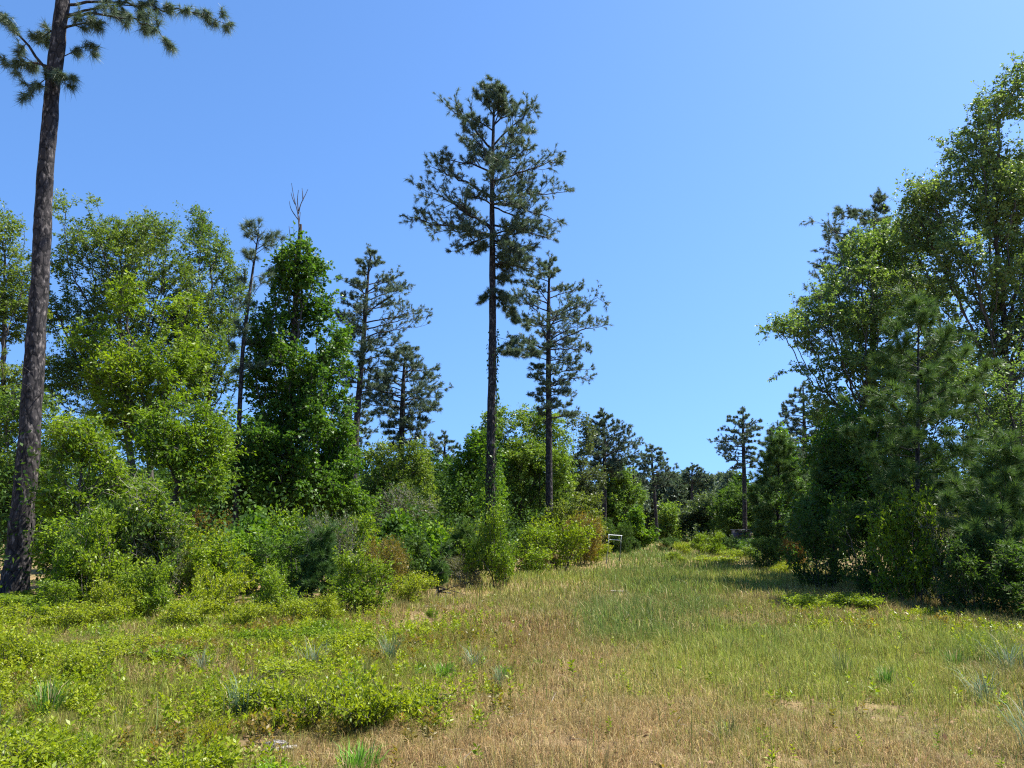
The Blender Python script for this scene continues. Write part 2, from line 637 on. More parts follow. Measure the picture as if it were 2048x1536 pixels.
def profile_pine(name, label, d, pts, prof, n, group=None, nsec=9, sec=None, tufts=3, lim_r=.035, rise=.25, seed=1, arch=.06, extra=(), flat=.9, jag=0.0, **kw):
    """prof: (py, left px, right px) absolute outline of the crown; limbs fill it all round the trunk."""
    base, P, R = trunk_px(d, pts)
    pn = Pine(seed)
    rg = pn.rg
    n = int(n * 1.3)
    if d > 55:
        kw['nl'] = kw.get('nl', .3) * .8
        n = int(n * 1.15)
    prof = sorted(prof)
    ys = np.array([p[0] for p in prof], float)
    lf = np.array([p[1] for p in prof], float)
    rt = np.array([p[2] for p in prof], float)
    az0 = rg.uniform(0, 6.28)
    for i in range(n):
        y = ys[0] + (ys[-1] - ys[0]) * ((i + rg.uniform(0, 1)) / n) ** .95
        a = az0 + i * 2.39996 + rg.normal(0, .3)
        tipz = W(CX, y, d)[2]
        tx = at_height(P, tipz)[0]
        m = mpp(d) * 1.01
        xl, xr = (np.interp(y, ys, lf) - CX) * m, (np.interp(y, ys, rt) - CX) * m
        ca, sa = math.cos(a), math.sin(a)
        hl, hr = max(.1, tx - xl), max(.1, xr - tx)
        L = (hr if ca > 0 else hl) * abs(ca) + (hl + hr) / 2 * flat * abs(sa)
        L *= rg.uniform(.72, 1.04) * (1 + jag * (vnoise(np.array([[ca * 1.3 + 5, sa * 1.3, tipz * .9]]), seed)[0] - .6))
        drop = rise * L * (1.0 if i < n * .45 else rg.uniform(-.1, .8))
        p0 = at_height(P, max(base[2] + .5, tipz - drop))
        p1 = np.array([tx + L * ca, d + L * sa, tipz])
        pn.limb(p0, p1, lim_r * (.5 + .5 * min(1, L / 3)), arch=arch, nsec=max(4, int(nsec * min(1.3, .4 + L / 3))), sec=sec or max(.35, .3 * L), tufts=tufts)
    for (ax, ay, tx, ty, do) in extra:
        p0 = at_height(P, W(ax, ay, d)[2])
        p1 = W(tx, ty, d + do)
        L = np.linalg.norm(p1 - p0)
        pn.limb(p0, p1, lim_r, arch=arch, nsec=int(nsec * 1.2), sec=sec or max(.35, .3 * L), tufts=tufts)
    # leader
    for _ in range(6):
        pn.branchlet(P[-1] - [0, 0, rg.uniform(0, .8)], unit(rg.normal(0, .5, 3) + [0, 0, 1]), .6, .012, 3)
    return pn.build(label, name, base, P, R, group=group, **kw)


def copy_tree(o, loc, rotz=0.0, scale=1.0, label=None, color=None):
    c = o.copy()
    COL.objects.link(c)
    c.location = loc
    c.rotation_euler = (0, 0, rotz)
    c.scale = scale if isinstance(scale, tuple) else (scale,) * 3
    if label: c["label"] = label
    for ch in o.children:
        k = ch.copy()
        COL.objects.link(k)
        k.parent = c
        if color is not None: k.color = (*color, 1)
    return c

# =================================================================== TREES
# ---- foreground pine, crown mostly above the picture
base, P, R = trunk_px(20.0, [(25, 1202, 29), (30, 1160, 24), (38, 1110, 21.5), (51, 960, 20), (58.5, 880, 19.5), (67, 750, 18.5), (77, 600, 17), (86, 450, 16.8), (90, 350, 16.3), (99, 250, 15.5), (107, 160, 15),
                             (126, 0, 14), (140, -130, 11), (152, -290, 6), (158, -400, 2)])
pn = Pine(5)
D0 = 20.0
for ax, ay, tx, ty, do, L in [(100, 160, -40, -5, -.4, 1), (104, 140, 20, 130, .6, 1), (112, 150, 60, 190, -.5, 1), (120, 120, 185, 100, .3, 1), (118, 170, 140, 160, -.3, 1),
                              (122, 60, 80, 80, .9, 1), (128, 40, 300, 10, .3, 1), (128, 30, 330, 75, -.8, 1), (130, 10, 440, 45, .5, 1), (126, 60, 190, 45, -.2, 1),
                              (132, -40, 380, -60, .6, 1), (132, -60, -90, -120, .2, 1), (134, -90, 60, -170, -1.5, 1), (136, -120, 330, -170, 1.5, 1), (140, -160, 260, -220, -1.2, 1),
                              (142, -180, 20, -250, 1.0, 1), (146, -230, 230, -290, .4, 1), (150, -290, 90, -330, -.3, 1), (130, -20, 210, -60, 2.2, 1), (130, -10, 60, -60, 2.2, 1)]:
    p0 = at_height(P, W(ax, ay, D0)[2])
    p1 = W(tx, ty, D0 + do)
    LL = np.linalg.norm(p1 - p0)
    short = LL < 1.2
    pn.limb(p0, p1, .05 if not short else .02, arch=.14, nsec=5 if short else int(6 + LL * 2.2), sec=.45, tufts=4, start=.35, up=-.05)
for _ in range(8):
    pn.branchlet(P[-1] - [0, 0, rng.uniform(0, 1.0)], unit(rng.normal(0, .5, 3) + [0, 0, 1]), .7, .012, 4)
pn.build("large foreground pine with thick scaly trunk, its crown cut off by the photo top", "pine_tree", base, P, R, K=36, nl=.28, nw=.009, sides=48, step=.07, rough=.11, spread=.72, droop=.42)

# ---- tallest pine in the middle
d = 37.0
base, P, R = trunk_px(d, [(980, 1112, 11), (981, 1000, 9.2), (982, 860, 8.6), (985, 700, 7.7), (985, 560, 6.8), (984, 420, 5.4), (985, 320, 4.1), (987, 250, 3), (988, 186, 1)])
pn = Pine(21)
for ax, ay, tx, ty, do in [
        (984, 300, 900, 215, .5), (988, 292, 1066, 222, -.4), (986, 262, 940, 235, -1.2), (986, 250, 1030, 225, 1.2), (986, 230, 955, 196, .3), (986, 235, 1018, 205, -.4),
        (986, 215, 970, 180, .5), (986, 212, 1003, 184, -.5),
        (982, 345, 880, 316, -.6), (989, 366, 1113, 324, .6), (982, 330, 930, 290, 1.4), (987, 335, 1060, 300, -1.5), (986, 350, 1010, 320, -2.2), (986, 350, 985, 322, 2.0),
        (982, 398, 861, 338, .4), (989, 402, 1124, 388, .8), (989, 408, 1108, 440, -.7), (984, 410, 940, 390, -1.8), (987, 400, 1040, 370, 1.8), (987, 410, 1030, 408, -2.0),
        (979, 470, 824, 440, -.5), (980, 462, 858, 385, .7), (981, 472, 908, 500, -1.0), (982, 455, 930, 425, 1.5), (985, 450, 1100, 480, .4), (985, 470, 1060, 455, -1.5),
        (987, 480, 1050, 515, -.8), (986, 485, 1020, 500, 1.2), (984, 490, 957, 505, -.5), (987, 528, 1082, 545, .2), (987, 530, 1040, 525, -1.0), (988, 522, 1020, 560, .8), (989, 520, 1060, 500, 1.0)]:
    p0 = at_height(P, W(ax, ay, d)[2])
    p1 = W(tx, ty, d + do)
    LL = np.linalg.norm(p1 - p0)
    pn.limb(p0, p1, .028 + .012 * LL, arch=.07, nsec=int(6 + LL * 3.6), sec=.26 * LL + .18, tufts=4, start=.22, up=.3)
    if pn.rg.uniform() > .5:
        continue
    p2_ = p0 + (p1 - p0) * pn.rg.uniform(.6, .9) + np.array([pn.rg.normal(0, .25), pn.rg.choice([-1, 1]) * pn.rg.uniform(.5, 1.1), pn.rg.normal(.1, .2)]) * LL * .6
    pn.limb(p0 + [0, 0, pn.rg.normal(0, .15)], p2_, .02 + .010 * LL, arch=.07, nsec=int(5 + LL * 3), sec=.26 * LL + .18, tufts=4, start=.22, up=.3)
for ax, ay, tx, ty, do in [(990, 575, 1050, 655, .2), (990, 580, 1022, 600, -.5), (990, 585, 1030, 640, .7), (983, 590, 966, 598, -.2), (988, 560, 1010, 558, .2), (992, 706, 1076, 704, -.2), (992, 700, 1058, 688, .4), (992, 705, 1050, 712, -.6)]:
    p0 = at_height(P, W(ax, ay, d)[2])
    p1 = W(tx, ty, d + do)
    LL = np.linalg.norm(p1 - p0)
    pn.limb(p0, p1, .035, arch=.12, nsec=int(6 + LL * 6), sec=.38, tufts=4, start=.15, up=-.1)
for _ in range(14):
    pn.branchlet(P[-1] - [0, 0, rng.uniform(0, 1.8)], unit(rng.normal(0, .55, 3) + [0, 0, 1]), .7, .012, 4)
pn.build("tallest straight pine standing above all others beside the track, long bare lower trunk", "pine_tree", base, P, R, K=26, nl=.25, nw=.016, sides=20, step=.25)

# ---- pine just behind the tallest one
profile_pine("pine_tree", "second tall pine just right of the tallest one, open crown of upswept limbs", 50.0,
             [(1098, 1090, 8), (1098, 900, 6.5), (1097, 750, 5.5), (1097, 620, 4), (1098, 560, 2.5), (1099, 518, 1)],
             [(522, 1088, 1110), (545, 1060, 1128), (575, 1040, 1160), (600, 1035, 1195), (640, 1045, 1200), (665, 1038, 1208), (690, 1055, 1200), (715, 1060, 1165), (745, 1085, 1180), (770, 1065, 1192), (800, 1068, 1130), (825, 1085, 1172), (845, 1090, 1150)],
             44, seed=31, K=17, nl=.24, nw=.022, nsec=12, tufts=3, rise=.35, lim_r=.06)
# ---- left middle pines
profile_pine("pine_tree", "tall pine with rounded spire crown left of the tallest pine, dark slanting trunk", 45.0,
             [(703, 1010, 7.5), (709, 930, 7), (715, 820, 6), (726, 690, 5), (733, 590, 3.5), (738, 530, 2), (742, 507, 1)],
             [(510, 728, 758), (530, 712, 776), (555, 695, 790), (585, 684, 808), (605, 690, 832), (640, 678, 842), (665, 690, 822), (695, 672, 790), (730, 678, 780), (755, 668, 765), (785, 690, 760)],
             40, seed=42, K=17, nl=.22, nw=.020, nsec=12, tufts=3, rise=.35, lim_r=.055)
profile_pine("pine_tree", "bushy dark pine with many short limbs, lower than the spire pine beside it", 54.0,
             [(800, 1000, 7), (803, 880, 6), (806, 780, 4.5), (810, 700, 1)],
             [(692, 800, 822), (715, 778, 850), (740, 760, 868), (770, 742, 886), (800, 745, 872), (830, 755, 868), (855, 770, 850), (878, 785, 868), (900, 800, 872)],
             38, seed=53, K=17, nl=.27, nw=.026, nsec=12, tufts=3, rise=.2, lim_r=.06)
profile_pine("pine_tree", "thin distant pine seen behind the slanting trunk of the spire pine", 62.0,
             [(700, 1000, 4), (701, 880, 3.5), (703, 800, 1)],
             [(798, 690, 716), (820, 672, 738), (850, 664, 752), (880, 680, 740), (905, 690, 722)], 20, seed=64, K=14, nl=.3, nw=.034, nsec=8, rise=.3, lim_r=.05)
profile_pine("pine_tree", "small distant pine standing alone against the sky left of the tallest trunk", 76.0,
             [(887, 1020, 4), (888, 940, 3.4), (890, 872, 1)],
             [(873, 882, 898), (890, 868, 918), (915, 862, 926), (940, 872, 920), (965, 878, 905)], 20, seed=75, K=14, nl=.33, nw=.04, nsec=8, rise=.4, lim_r=.05)
# slim pine at the left
profile_pine("pine_tree", "slim crooked pine with thin bare pole and sparse tufts beside the broken dead trunk", 28.0,
             [(470, 1075, 5), (473, 1000, 5), (479, 820, 4.6), (486, 690, 4), (500, 580, 3), (510, 510, 2), (518, 462, 1)],
             [(458, 482, 548), (475, 486, 553), (500, 500, 545), (530, 495, 530), (560, 490, 545), (585, 498, 545), (610, 495, 528), (650, 470, 530), (680, 485, 512), (720, 480, 525), (750, 465, 515)],
             13, seed=86, K=24, nl=.25, nw=.011, nsec=5, tufts=2, rise=.5, lim_r=.022, sec=.45, extra=[(514, 500, 553, 472, .2), (512, 490, 488, 460, .3)])
# ---- pines down the track
profile_pine("pine_tree", "far pine with dense fan crown rising over the white pipe frame", 78.0,
             [(1208, 1085, 4.8), (1209, 960, 4.3), (1209, 880, 3), (1207, 825, 1)],
             [(827, 1194, 1220), (850, 1182, 1240), (870, 1172, 1252), (885, 1158, 1262), (900, 1168, 1270), (915, 1158, 1262), (935, 1175, 1245), (955, 1170, 1245)],
             34, seed=97, K=15, nl=.34, nw=.038, nsec=11, rise=.42, lim_r=.07)
profile_pine("pine_tree", "far slender pine with flat tiers right of the fan crowned pine", 104.0,
             [(1316, 1085, 3.2), (1309, 990, 3), (1304, 930, 2.3), (1304, 895, 1)],
             [(896, 1294, 1316), (912, 1280, 1334), (930, 1280, 1338), (945, 1284, 1350), (962, 1272, 1344), (978, 1288, 1330)], 22, seed=108, K=13, nl=.42, nw=.055, nsec=8, rise=.25, lim_r=.07)
profile_pine("pine_tree", "thin hazy pine half hidden between the fan crowned pine and the tiered pine", 112.0,
             [(1267, 1085, 2), (1267, 960, 1.8), (1266, 912, 1)],
             [(912, 1258, 1274), (930, 1250, 1284), (955, 1252, 1286), (975, 1256, 1280)], 14, seed=119, K=12, nl=.42, nw=.055, nsec=7, rise=.25, lim_r=.05)
profile_pine("pine_tree", "lone small pine top standing above the far woods in the gap", 150.0,
             [(1384, 1085, 3), (1384, 980, 2.6), (1384, 932, 1)],
             [(932, 1374, 1392), (945, 1366, 1398), (957, 1362, 1404), (968, 1366, 1396)], 18, seed=120, K=12, nl=.5, nw=.08, nsec=7, rise=.3, lim_r=.08)
profile_pine("pine_tree", "umbrella crowned pine on a bare trunk at the right of the gap", 86.0,
             [(1489, 1080, 4.6), (1489, 980, 4.2), (1487, 900, 3.4), (1486, 850, 2.2), (1486, 824, 1)],
             [(824, 1474, 1500), (838, 1458, 1512), (855, 1448, 1518), (868, 1450, 1506), (885, 1424, 1498), (900, 1434, 1500), (918, 1450, 1505), (938, 1458, 1502)],
             26, seed=131, K=14, nl=.34, nw=.042, nsec=9, rise=.22, lim_r=.07)
profile_pine("pine_tree", "pine crown behind the young pines at the right forest edge", 62.0,
             [(1612, 1090, 6), (1610, 900, 5), (1606, 770, 1)],
             [(775, 1595, 1622), (800, 1582, 1640), (830, 1566, 1650), (860, 1572, 1650), (890, 1570, 1650), (920, 1580, 1640)], 30, seed=142, K=15, nl=.3, nw=.03, nsec=9, rise=.2, lim_r=.06)
profile_pine("pine_tree", "low bristly pine top showing left of the right forest edge", 60.0,
             [(1556, 1090, 5), (1556, 960, 4), (1555, 855, 1)],
             [(858, 1545, 1566), (880, 1520, 1580), (900, 1512, 1590), (930, 1520, 1585), (960, 1526, 1580)], 22, seed=143, K=15, nl=.32, nw=.03, nsec=8, rise=.3, lim_r=.05)
profile_pine("pine_tree", "dark pine top poking above the pale leafy trees at the right", 37.0,
             [(1742, 1120, 9), (1745, 800, 7), (1748, 560, 4.5), (1750, 398, 1)],
             [(400, 1738, 1762), (425, 1722, 1772), (450, 1712, 1790), (465, 1662, 1800), (490, 1664, 1810), (520, 1680, 1820), (560, 1680, 1830), (600, 1650, 1830), (660, 1660, 1830)],
             40, seed=153, K=22, nl=.21, nw=.016, nsec=12, tufts=4, rise=.3, lim_r=.05)

# ---- young pines, dense to the ground
def young_pine(label, d, bx, topy, outline, n, seed, K=26, nl=.22, nw=.012, sec=.4, nsec=7, color=None, mat="young", w0=4, name="young_pine", rise=.55, tufts=3):
    by = HORIZON + GPX / d
    return profile_pine(name, label, d, [(bx, by, w0), (bx, (by + topy) / 2, w0 * .7), (bx + 2, topy, 1)], outline, n, seed=seed, K=K, nl=nl, nw=nw, sec=sec, nsec=nsec, color=color,
                        mat=mat, rise=rise, lim_r=.018, tufts=tufts, spread=.55, droop=.05, sides=8, jag=1.1)


young_pine("young pine with dense upright shoots beside the track at the right forest edge", 39.0, 1556, 880,
           [(882, 1548, 1568), (910, 1532, 1582), (950, 1515, 1598), (1000, 1508, 1608), (1050, 1506, 1606), (1095, 1512, 1600), (1120, 1530, 1590)], 60, 201, K=24, nl=.26, nw=.018, sec=.6, nsec=8)
young_pine("large soft young pine with long needles at the front of the right forest", 19.6, 1835, 612,
           [(622, 1815, 1862), (660, 1790, 1900), (720, 1772, 1950), (780, 1735, 1960), (830, 1680, 1965), (870, 1700, 1975), (930, 1740, 1950), (1000, 1770, 1930), (1060, 1790, 1910)], 38, 212, K=32, nl=.26, nw=.009, sec=.5, nsec=7, w0=6, rise=.45, tufts=4)
young_pine("shaded young pine at the right edge of the photo", 16.8, 2005, 905,
           [(915, 1990, 2025), (960, 1960, 2060), (1020, 1905, 2090), (1080, 1890, 2100), (1150, 1920, 2110), (1200, 1940, 2100)], 30, 223, K=32, nl=.25, nw=.009, sec=.45, nsec=7, w0=5, tufts=4)
young_pine("shaded young pine in front of the dark gap in the right forest", 24.0, 1668, 905,
           [(912, 1655, 1682), (960, 1635, 1702), (1020, 1615, 1722), (1080, 1615, 1720)], 26, 224, K=26, nl=.25, nw=.013, sec=.5, nsec=7)
young_pine("waist high pine sapling in the left shrubs with straight candle top", 18.0, 645, 1062,
           [(1070, 640, 652), (1100, 628, 664), (1140, 618, 672), (1175, 614, 680), (1205, 620, 672)], 34, 234, K=26, nl=.16, nw=.007, sec=.24, nsec=5, w0=3, color=(.75, .85, .8))
young_pine("soft pale green pine sapling left of the dark rounded bush", 27.0, 930, 1052,
           [(1060, 924, 938), (1085, 912, 950), (1115, 905, 956), (1140, 910, 950)], 28, 245, K=24, nl=.2, nw=.010, sec=.3, nsec=5, w0=3, color=(1.15, 1.15, .9))
young_pine("tiny pine sapling standing at the grass edge near the bleached stems", 21.0, 876, 1122,
           [(1128, 872, 880), (1150, 866, 886), (1172, 866, 884)], 16, 246, K=20, nl=.14, nw=.007, sec=.16, nsec=4, w0=2, color=(1.0, 1.05, .9))
for i, (bx, ty, w, dd, lab) in enumerate([(1222, 1074, 12, 58, "small pine sapling inside the lower half of the white pipe frame"),
                                          (1258, 1078, 11, 66, "small dark pine sapling right of the white pipe frame"),
                                          (1275, 1085, 10, 80, "low pine sapling on the grassy rise beyond the white pipe frame"),
                                          (1340, 1078, 12, 92, "low pine sapling at the end of the track under the tiered pine"),
                                          (1463, 1084, 10, 70, "pine sapling screening the lower part of the dark cabin"),
                                          (1440, 1078, 13, 66, "pine sapling left of the dark cabin behind the bright shrubs")]):
    by = HORIZON + GPX / dd
    young_pine(lab, dd, bx, ty, [(ty + 2, bx - w * .3, bx + w * .3), ((ty + by) / 2, bx - w * .8, bx + w * .8), (by - 4, bx - w, bx + w)], 18, 300 + i, K=18, nl=.24, nw=.03, sec=.35, nsec=5, w0=2, name="young_pine")

# ---- broadleaf trees, left group
broadleaf("oak_tree", "tall airy oak behind the foreground pine trunk, highest leafy crown at the left", "tree", 33.0, 262,
          [E(165, 432, 58, 48, 33), E(250, 480, 90, 55, 33, 1), E(165, 520, 70, 70, 33, -1), E(290, 560, 110, 85, 33), E(200, 650, 110, 90, 33, .5), E(330, 480, 50, 40, 33, -1), E(140, 740, 70, 80, 33), E(330, 690, 80, 80, 33, 1), E(100, 640, 50, 60, 33), E(200, 780, 90, 70, 33, 1), E(400, 760, 70, 70, 33, 1)],
          "oak", n_attr=2600, per=13, leaf=.105, r0=.24, step=.28, gap=.40, gs=1.5)
broadleaf("oak_tree", "narrow oak with a pointed leafy top left of the slim pine", "tree", 35.0, 415,
          [E(408, 460, 32, 45, 35), E(420, 540, 58, 60, 35, .5), E(410, 640, 70, 70, 35), E(430, 730, 55, 70, 35, -.5), E(395, 790, 70, 60, 35), E(455, 600, 35, 60, 35, 1)],
          "oak", n_attr=1900, per=13, leaf=.105, r0=.19, step=.28, gap=.38, gs=1.3, color=(.92, .98, 1.05))
broadleaf("oak_tree", "leafy oak at the left border behind the foreground pine trunk", "tree", 30.0, -20,
          [E(-5, 470, 45, 55, 30), E(45, 640, 50, 60, 30), E(30, 750, 60, 60, 30), E(20, 545, 50, 60, 30), E(-20, 620, 70, 80, 30), E(25, 700, 45, 60, 30, .6), E(-10, 800, 70, 80, 30)],
          "oak", n_attr=1700, per=13, leaf=.10, r0=.2, step=.27, gap=.38, gs=1.3, color=(1.08, 1.04, .95))
broadleaf("bay_tree", "glossy yellow-green tree in front of the airy oak, lit clumps in tiers", "tree", 24.5, 285,
          [E(300, 600, 70, 40, 24.5, -.4), E(375, 610, 35, 35, 24.5), E(225, 680, 65, 42, 24.5, -.5), E(320, 690, 80, 50, 24.5, .4), E(260, 760, 90, 50, 24.5, -.3), E(370, 745, 60, 55, 24.5, -.6), E(300, 840, 110, 60, 24.5, .5)],
          "bay", n_attr=1500, per=12, leaf=.115, r0=.15, step=.24, gap=.42, gs=1.2, wid=.42, up=.45)
broadleaf("bay_tree", "rounded yellow-green tree with twiggy right flank, below the tiered tree", "tree", 22.0, 330,
          [E(345, 840, 70, 45, 22, -.3), E(400, 875, 55, 60, 22), E(330, 900, 85, 55, 22, -.5), E(420, 930, 40, 70, 22, .3), E(360, 960, 80, 50, 22)],
          "bay", n_attr=1300, per=11, leaf=.10, r0=.10, step=.2, gap=.40, gs=1.0, wid=.42, up=.45, color=(.92, .97, 1))
broadleaf("bay_tree", "yellow-green small tree crossing in front of the foreground pine trunk", "tree", 19.4, 175,
          [E(150, 865, 55, 32, 19.4, -.2), E(170, 900, 55, 40, 19.4), E(100, 925, 38, 28, 19.4, -.6), E(180, 960, 70, 40, 19.4, .2), E(130, 985, 60, 40, 19.4, -.2)],
          "bay", n_attr=1000, per=11, leaf=.085, r0=.08, step=.17, gap=.42, gs=.8, wid=.42, up=.45)
broadleaf("bay_tree", "leaning multi-stemmed small tree with pale bare twigs at the front of the left thicket", "tree", 18.2, 270,
          [E(255, 985, 50, 34, 18.2, -.3), E(215, 1020, 38, 28, 18.2), E(290, 1020, 45, 40, 18.2, -.4), E(330, 1060, 40, 40, 18.2), E(250, 1075, 60, 40, 18.2)],
          "bay", n_attr=900, per=8, leaf=.08, r0=.08, step=.16, gap=.46, gs=.8, wid=.42, up=.45, bark="paletwig", color=(1, .98, 1))
broadleaf("bay_tree", "bright leafy small tree at the foot of the foreground pine", "tree", 18.6, 150,
          [E(140, 1058, 45, 24, 18.6, -.3), E(180, 1085, 50, 40, 18.6), E(120, 1110, 40, 40, 18.6), E(190, 1140, 60, 40, 18.6, .3)],
          "bay", n_attr=900, per=11, leaf=.075, r0=.06, step=.16, gap=.40, gs=.8, color=(.95, 1, .95))
broadleaf("sweetgum_tree", "deep green sweetgum wrapped round the broken dead trunk", "tree", 29.5, 590,
          [E(600, 560, 50, 70, 29.5, -.2), E(572, 518, 20, 30, 29.5), E(665, 660, 34, 60, 29.5, .2), E(535, 760, 36, 60, 29.5), E(660, 840, 50, 60, 29.5, .3), E(540, 860, 60, 60, 29.5), E(620, 540, 30, 36, 29.5, -.4), E(655, 580, 36, 45, 29.5, .3), E(560, 680, 60, 65, 29.5, -.5), E(625, 660, 60, 70, 29.5, .2), E(600, 790, 85, 80, 29.5, -.5), E(640, 750, 50, 50, 29.5, -.8), E(580, 880, 105, 75, 29.5, -.6), E(630, 950, 80, 70, 29.5, .2), E(540, 960, 85, 70, 29.5, -.4)],
          "gum", n_attr=4600, per=13, leaf=.11, r0=.16, step=.26, gap=.33, gs=1.2, wid=.75, up=.4)
broadleaf("sweetgum_tree", "shaded sweetgum thicket tree filling the dark gap behind the slim pine pole", "tree", 33.0, 500,
          [E(500, 900, 70, 70, 33), E(470, 980, 80, 60, 33), E(560, 990, 70, 70, 33, 1)], "gum", n_attr=1200, per=12, leaf=.13, r0=.14, step=.3, gap=.3, gs=1.3, wid=.7)
broadleaf("oak_tree", "low leafy oak behind the left thicket at the photo border", "tree", 27.0, 20,
          [E(20, 850, 70, 70, 27), E(70, 940, 80, 70, 27), E(-10, 980, 70, 90, 27), E(60, 1040, 80, 60, 27)], "oak", n_attr=1500, per=13, leaf=.11, r0=.14, step=.27, gap=.33, gs=1.2, color=(.85, .95, .9))
broadleaf("sweetgum_tree", "light green sweetgum right of the dead trunk, reaching over the shrubs", "tree", 31.0, 660,
          [E(665, 880, 40, 45, 31), E(650, 950, 55, 55, 31), E(690, 1000, 50, 45, 31)], "gum", n_attr=1000, per=12, leaf=.11, r0=.1, step=.25, gap=.36, gs=1.0, wid=.7, color=(1.35, 1.2, 1.0))
broadleaf("elm_tree", "rounded olive-green tree below the bushy dark pine", "tree", 38.0, 800,
          [E(775, 930, 45, 40, 38), E(825, 920, 38, 40, 38, .5), E(790, 985, 65, 45, 38), E(735, 1000, 40, 35, 38), E(840, 980, 30, 45, 38)], "oak", n_attr=1800, per=12, leaf=.12, r0=.14, step=.28, gap=.36, gs=1.2, color=(1.1, 1.08, .9))
broadleaf("elm_tree", "small tree with bleached trunk and twiggy side branches near the olive tree", "tree", 34.0, 790,
          [E(800, 1010, 40, 30, 34), E(840, 1020, 40, 24, 34), E(780, 1040, 40, 30, 34)], "grey", n_attr=700, per=5, leaf=.09, r0=.1, step=.22, gap=.4, gs=1.0, bark="paletwig")
broadleaf("elm_tree", "broad fresh green tree behind the two tall middle pines", "tree", 56.0, 1040,
          [E(1020, 850, 50, 45, 56), E(1085, 870, 45, 55, 56, 1), E(985, 910, 50, 50, 56), E(1060, 930, 70, 60, 56, -1), E(1110, 950, 45, 60, 56), E(1000, 980, 60, 50, 56)],
          "oak", n_attr=2400, per=13, leaf=.17, r0=.2, step=.36, gap=.38, gs=1.8, color=(1.15, 1.2, 1.0))
broadleaf("elm_tree", "fresh green tree left of the tallest pine trunk", "tree", 46.0, 950,
          [E(955, 900, 24, 40, 46), E(940, 950, 38, 40, 46), E(925, 1000, 40, 40, 46, .5), E(970, 985, 34, 50, 46)], "gum", n_attr=1300, per=12, leaf=.15, r0=.14, step=.3, gap=.36, gs=1.4, color=(1.5, 1.35, 1.0), wid=.65)
broadleaf("elm_tree", "grey-green tree touching the fan crowned far pine", "tree", 62.0, 1170,
          [E(1160, 870, 24, 40, 62), E(1140, 930, 30, 45, 62), E(1170, 985, 36, 45, 62), E(1150, 1040, 40, 40, 62)], "grey", n_attr=1300, per=12, leaf=.18, r0=.14, step=.36, gap=.36, gs=1.8)
broadleaf("elm_tree", "olive tree with warm leaves behind the bronze shrub by the track", "tree", 46.0, 1155,
          [E(1160, 1000, 32, 32, 46), E(1150, 1040, 42, 38, 46), E(1185, 1050, 22, 40, 46)], "oak", n_attr=1200, per=12, leaf=.14, r0=.1, step=.28, gap=.35, gs=1.2, color=(1.2, 1.02, .9))
broadleaf("oak_tree", "dense green oak behind the white pipe frame", "tree", 84.0, 1240,
          [E(1235, 960, 32, 36, 84), E(1225, 1010, 36, 40, 84), E(1255, 1015, 30, 40, 84, 1), E(1240, 1055, 40, 25, 84)], "oak", n_attr=1500, per=12, leaf=.24, r0=.2, step=.42, gap=.34, gs=2.0, color=(.95, 1.05, .95))
broadleaf("sweetgum_tree", "bright young sweetgum right of the white pipe frame", "tree", 72.0, 1275,
          [E(1276, 1040, 14, 20, 72), E(1268, 1065, 22, 22, 72), E(1285, 1075, 22, 18, 72)], "gum", n_attr=800, per=12, leaf=.2, r0=.1, step=.34, gap=.34, gs=1.5, color=(1.45, 1.3, 1), wid=.65)
broadleaf("oak_tree", "pale green oak between the tiered pine and the rounded willow-like tree", "tree", 118.0, 1330,
          [E(1332, 1035, 18, 25, 118), E(1325, 1065, 22, 22, 118), E(1345, 1070, 18, 20, 118)], "oak", n_attr=800, per=11, leaf=.32, r0=.2, step=.55, gap=.34, gs=2.5, color=(1.2, 1.25, 1.1))
broadleaf("oak_tree", "wide rounded grey-green oak in the gap in front of the far woods", "tree", 120.0, 1415,
          [E(1415, 1020, 40, 26, 120), E(1385, 1045, 36, 30, 120), E(1445, 1045, 40, 30, 120), E(1415, 1070, 60, 25, 120, -2)], "grey", n_attr=2000, per=12, leaf=.3, r0=.3, step=.55, gap=.36, gs=3.0, color=(.9, 1, .9))

broadleaf("oak_tree", "dim grey-green tree right behind the dark cabin", "tree", 90.0, 1505,
          [E(1485, 1005, 30, 30, 90), E(1455, 1025, 30, 30, 90), E(1515, 1025, 36, 34, 90), E(1480, 1045, 46, 22, 90)], "under", n_attr=1300, per=12, leaf=.22, r0=.18, step=.42, gap=.34, gs=2.0, color=(1.2, 1.15, 1.3))

# ---- broadleaf trees, right group
broadleaf("birch_tree", "tallest pale leafy tree at the right border, crown rising past the photo edge", "tree", 24.0, 2060,
          [E(2030, 190, 34, 50, 24), E(2075, 260, 70, 90, 24, .5), E(1965, 300, 45, 50, 24, -.5), E(1990, 400, 95, 75, 24), E(1890, 380, 45, 35, 24, .5), E(1835, 385, 40, 24, 24, -.2), E(1870, 470, 75, 45, 24, .5),
           E(1960, 520, 90, 70, 24, -.8), E(2060, 480, 90, 100, 24, .6), E(2080, 650, 80, 90, 24), E(1950, 640, 80, 80, 24, 1), E(1890, 560, 90, 60, 24, 1.5), E(1930, 730, 90, 80, 24, 1), E(1850, 430, 70, 45, 24, .8), E(2010, 300, 80, 80, 24, .5), E(2030, 800, 90, 90, 24, 1), E(1985, 230, 45, 50, 24), E(1925, 300, 45, 45, 24, .3), E(1840, 400, 60, 36, 24, .2), E(2035, 140, 26, 36, 24)],
          "birch", n_attr=6500, per=13, leaf=.085, r0=.22, step=.24, gap=.36, gs=1.2, wid=.6, up=.4)
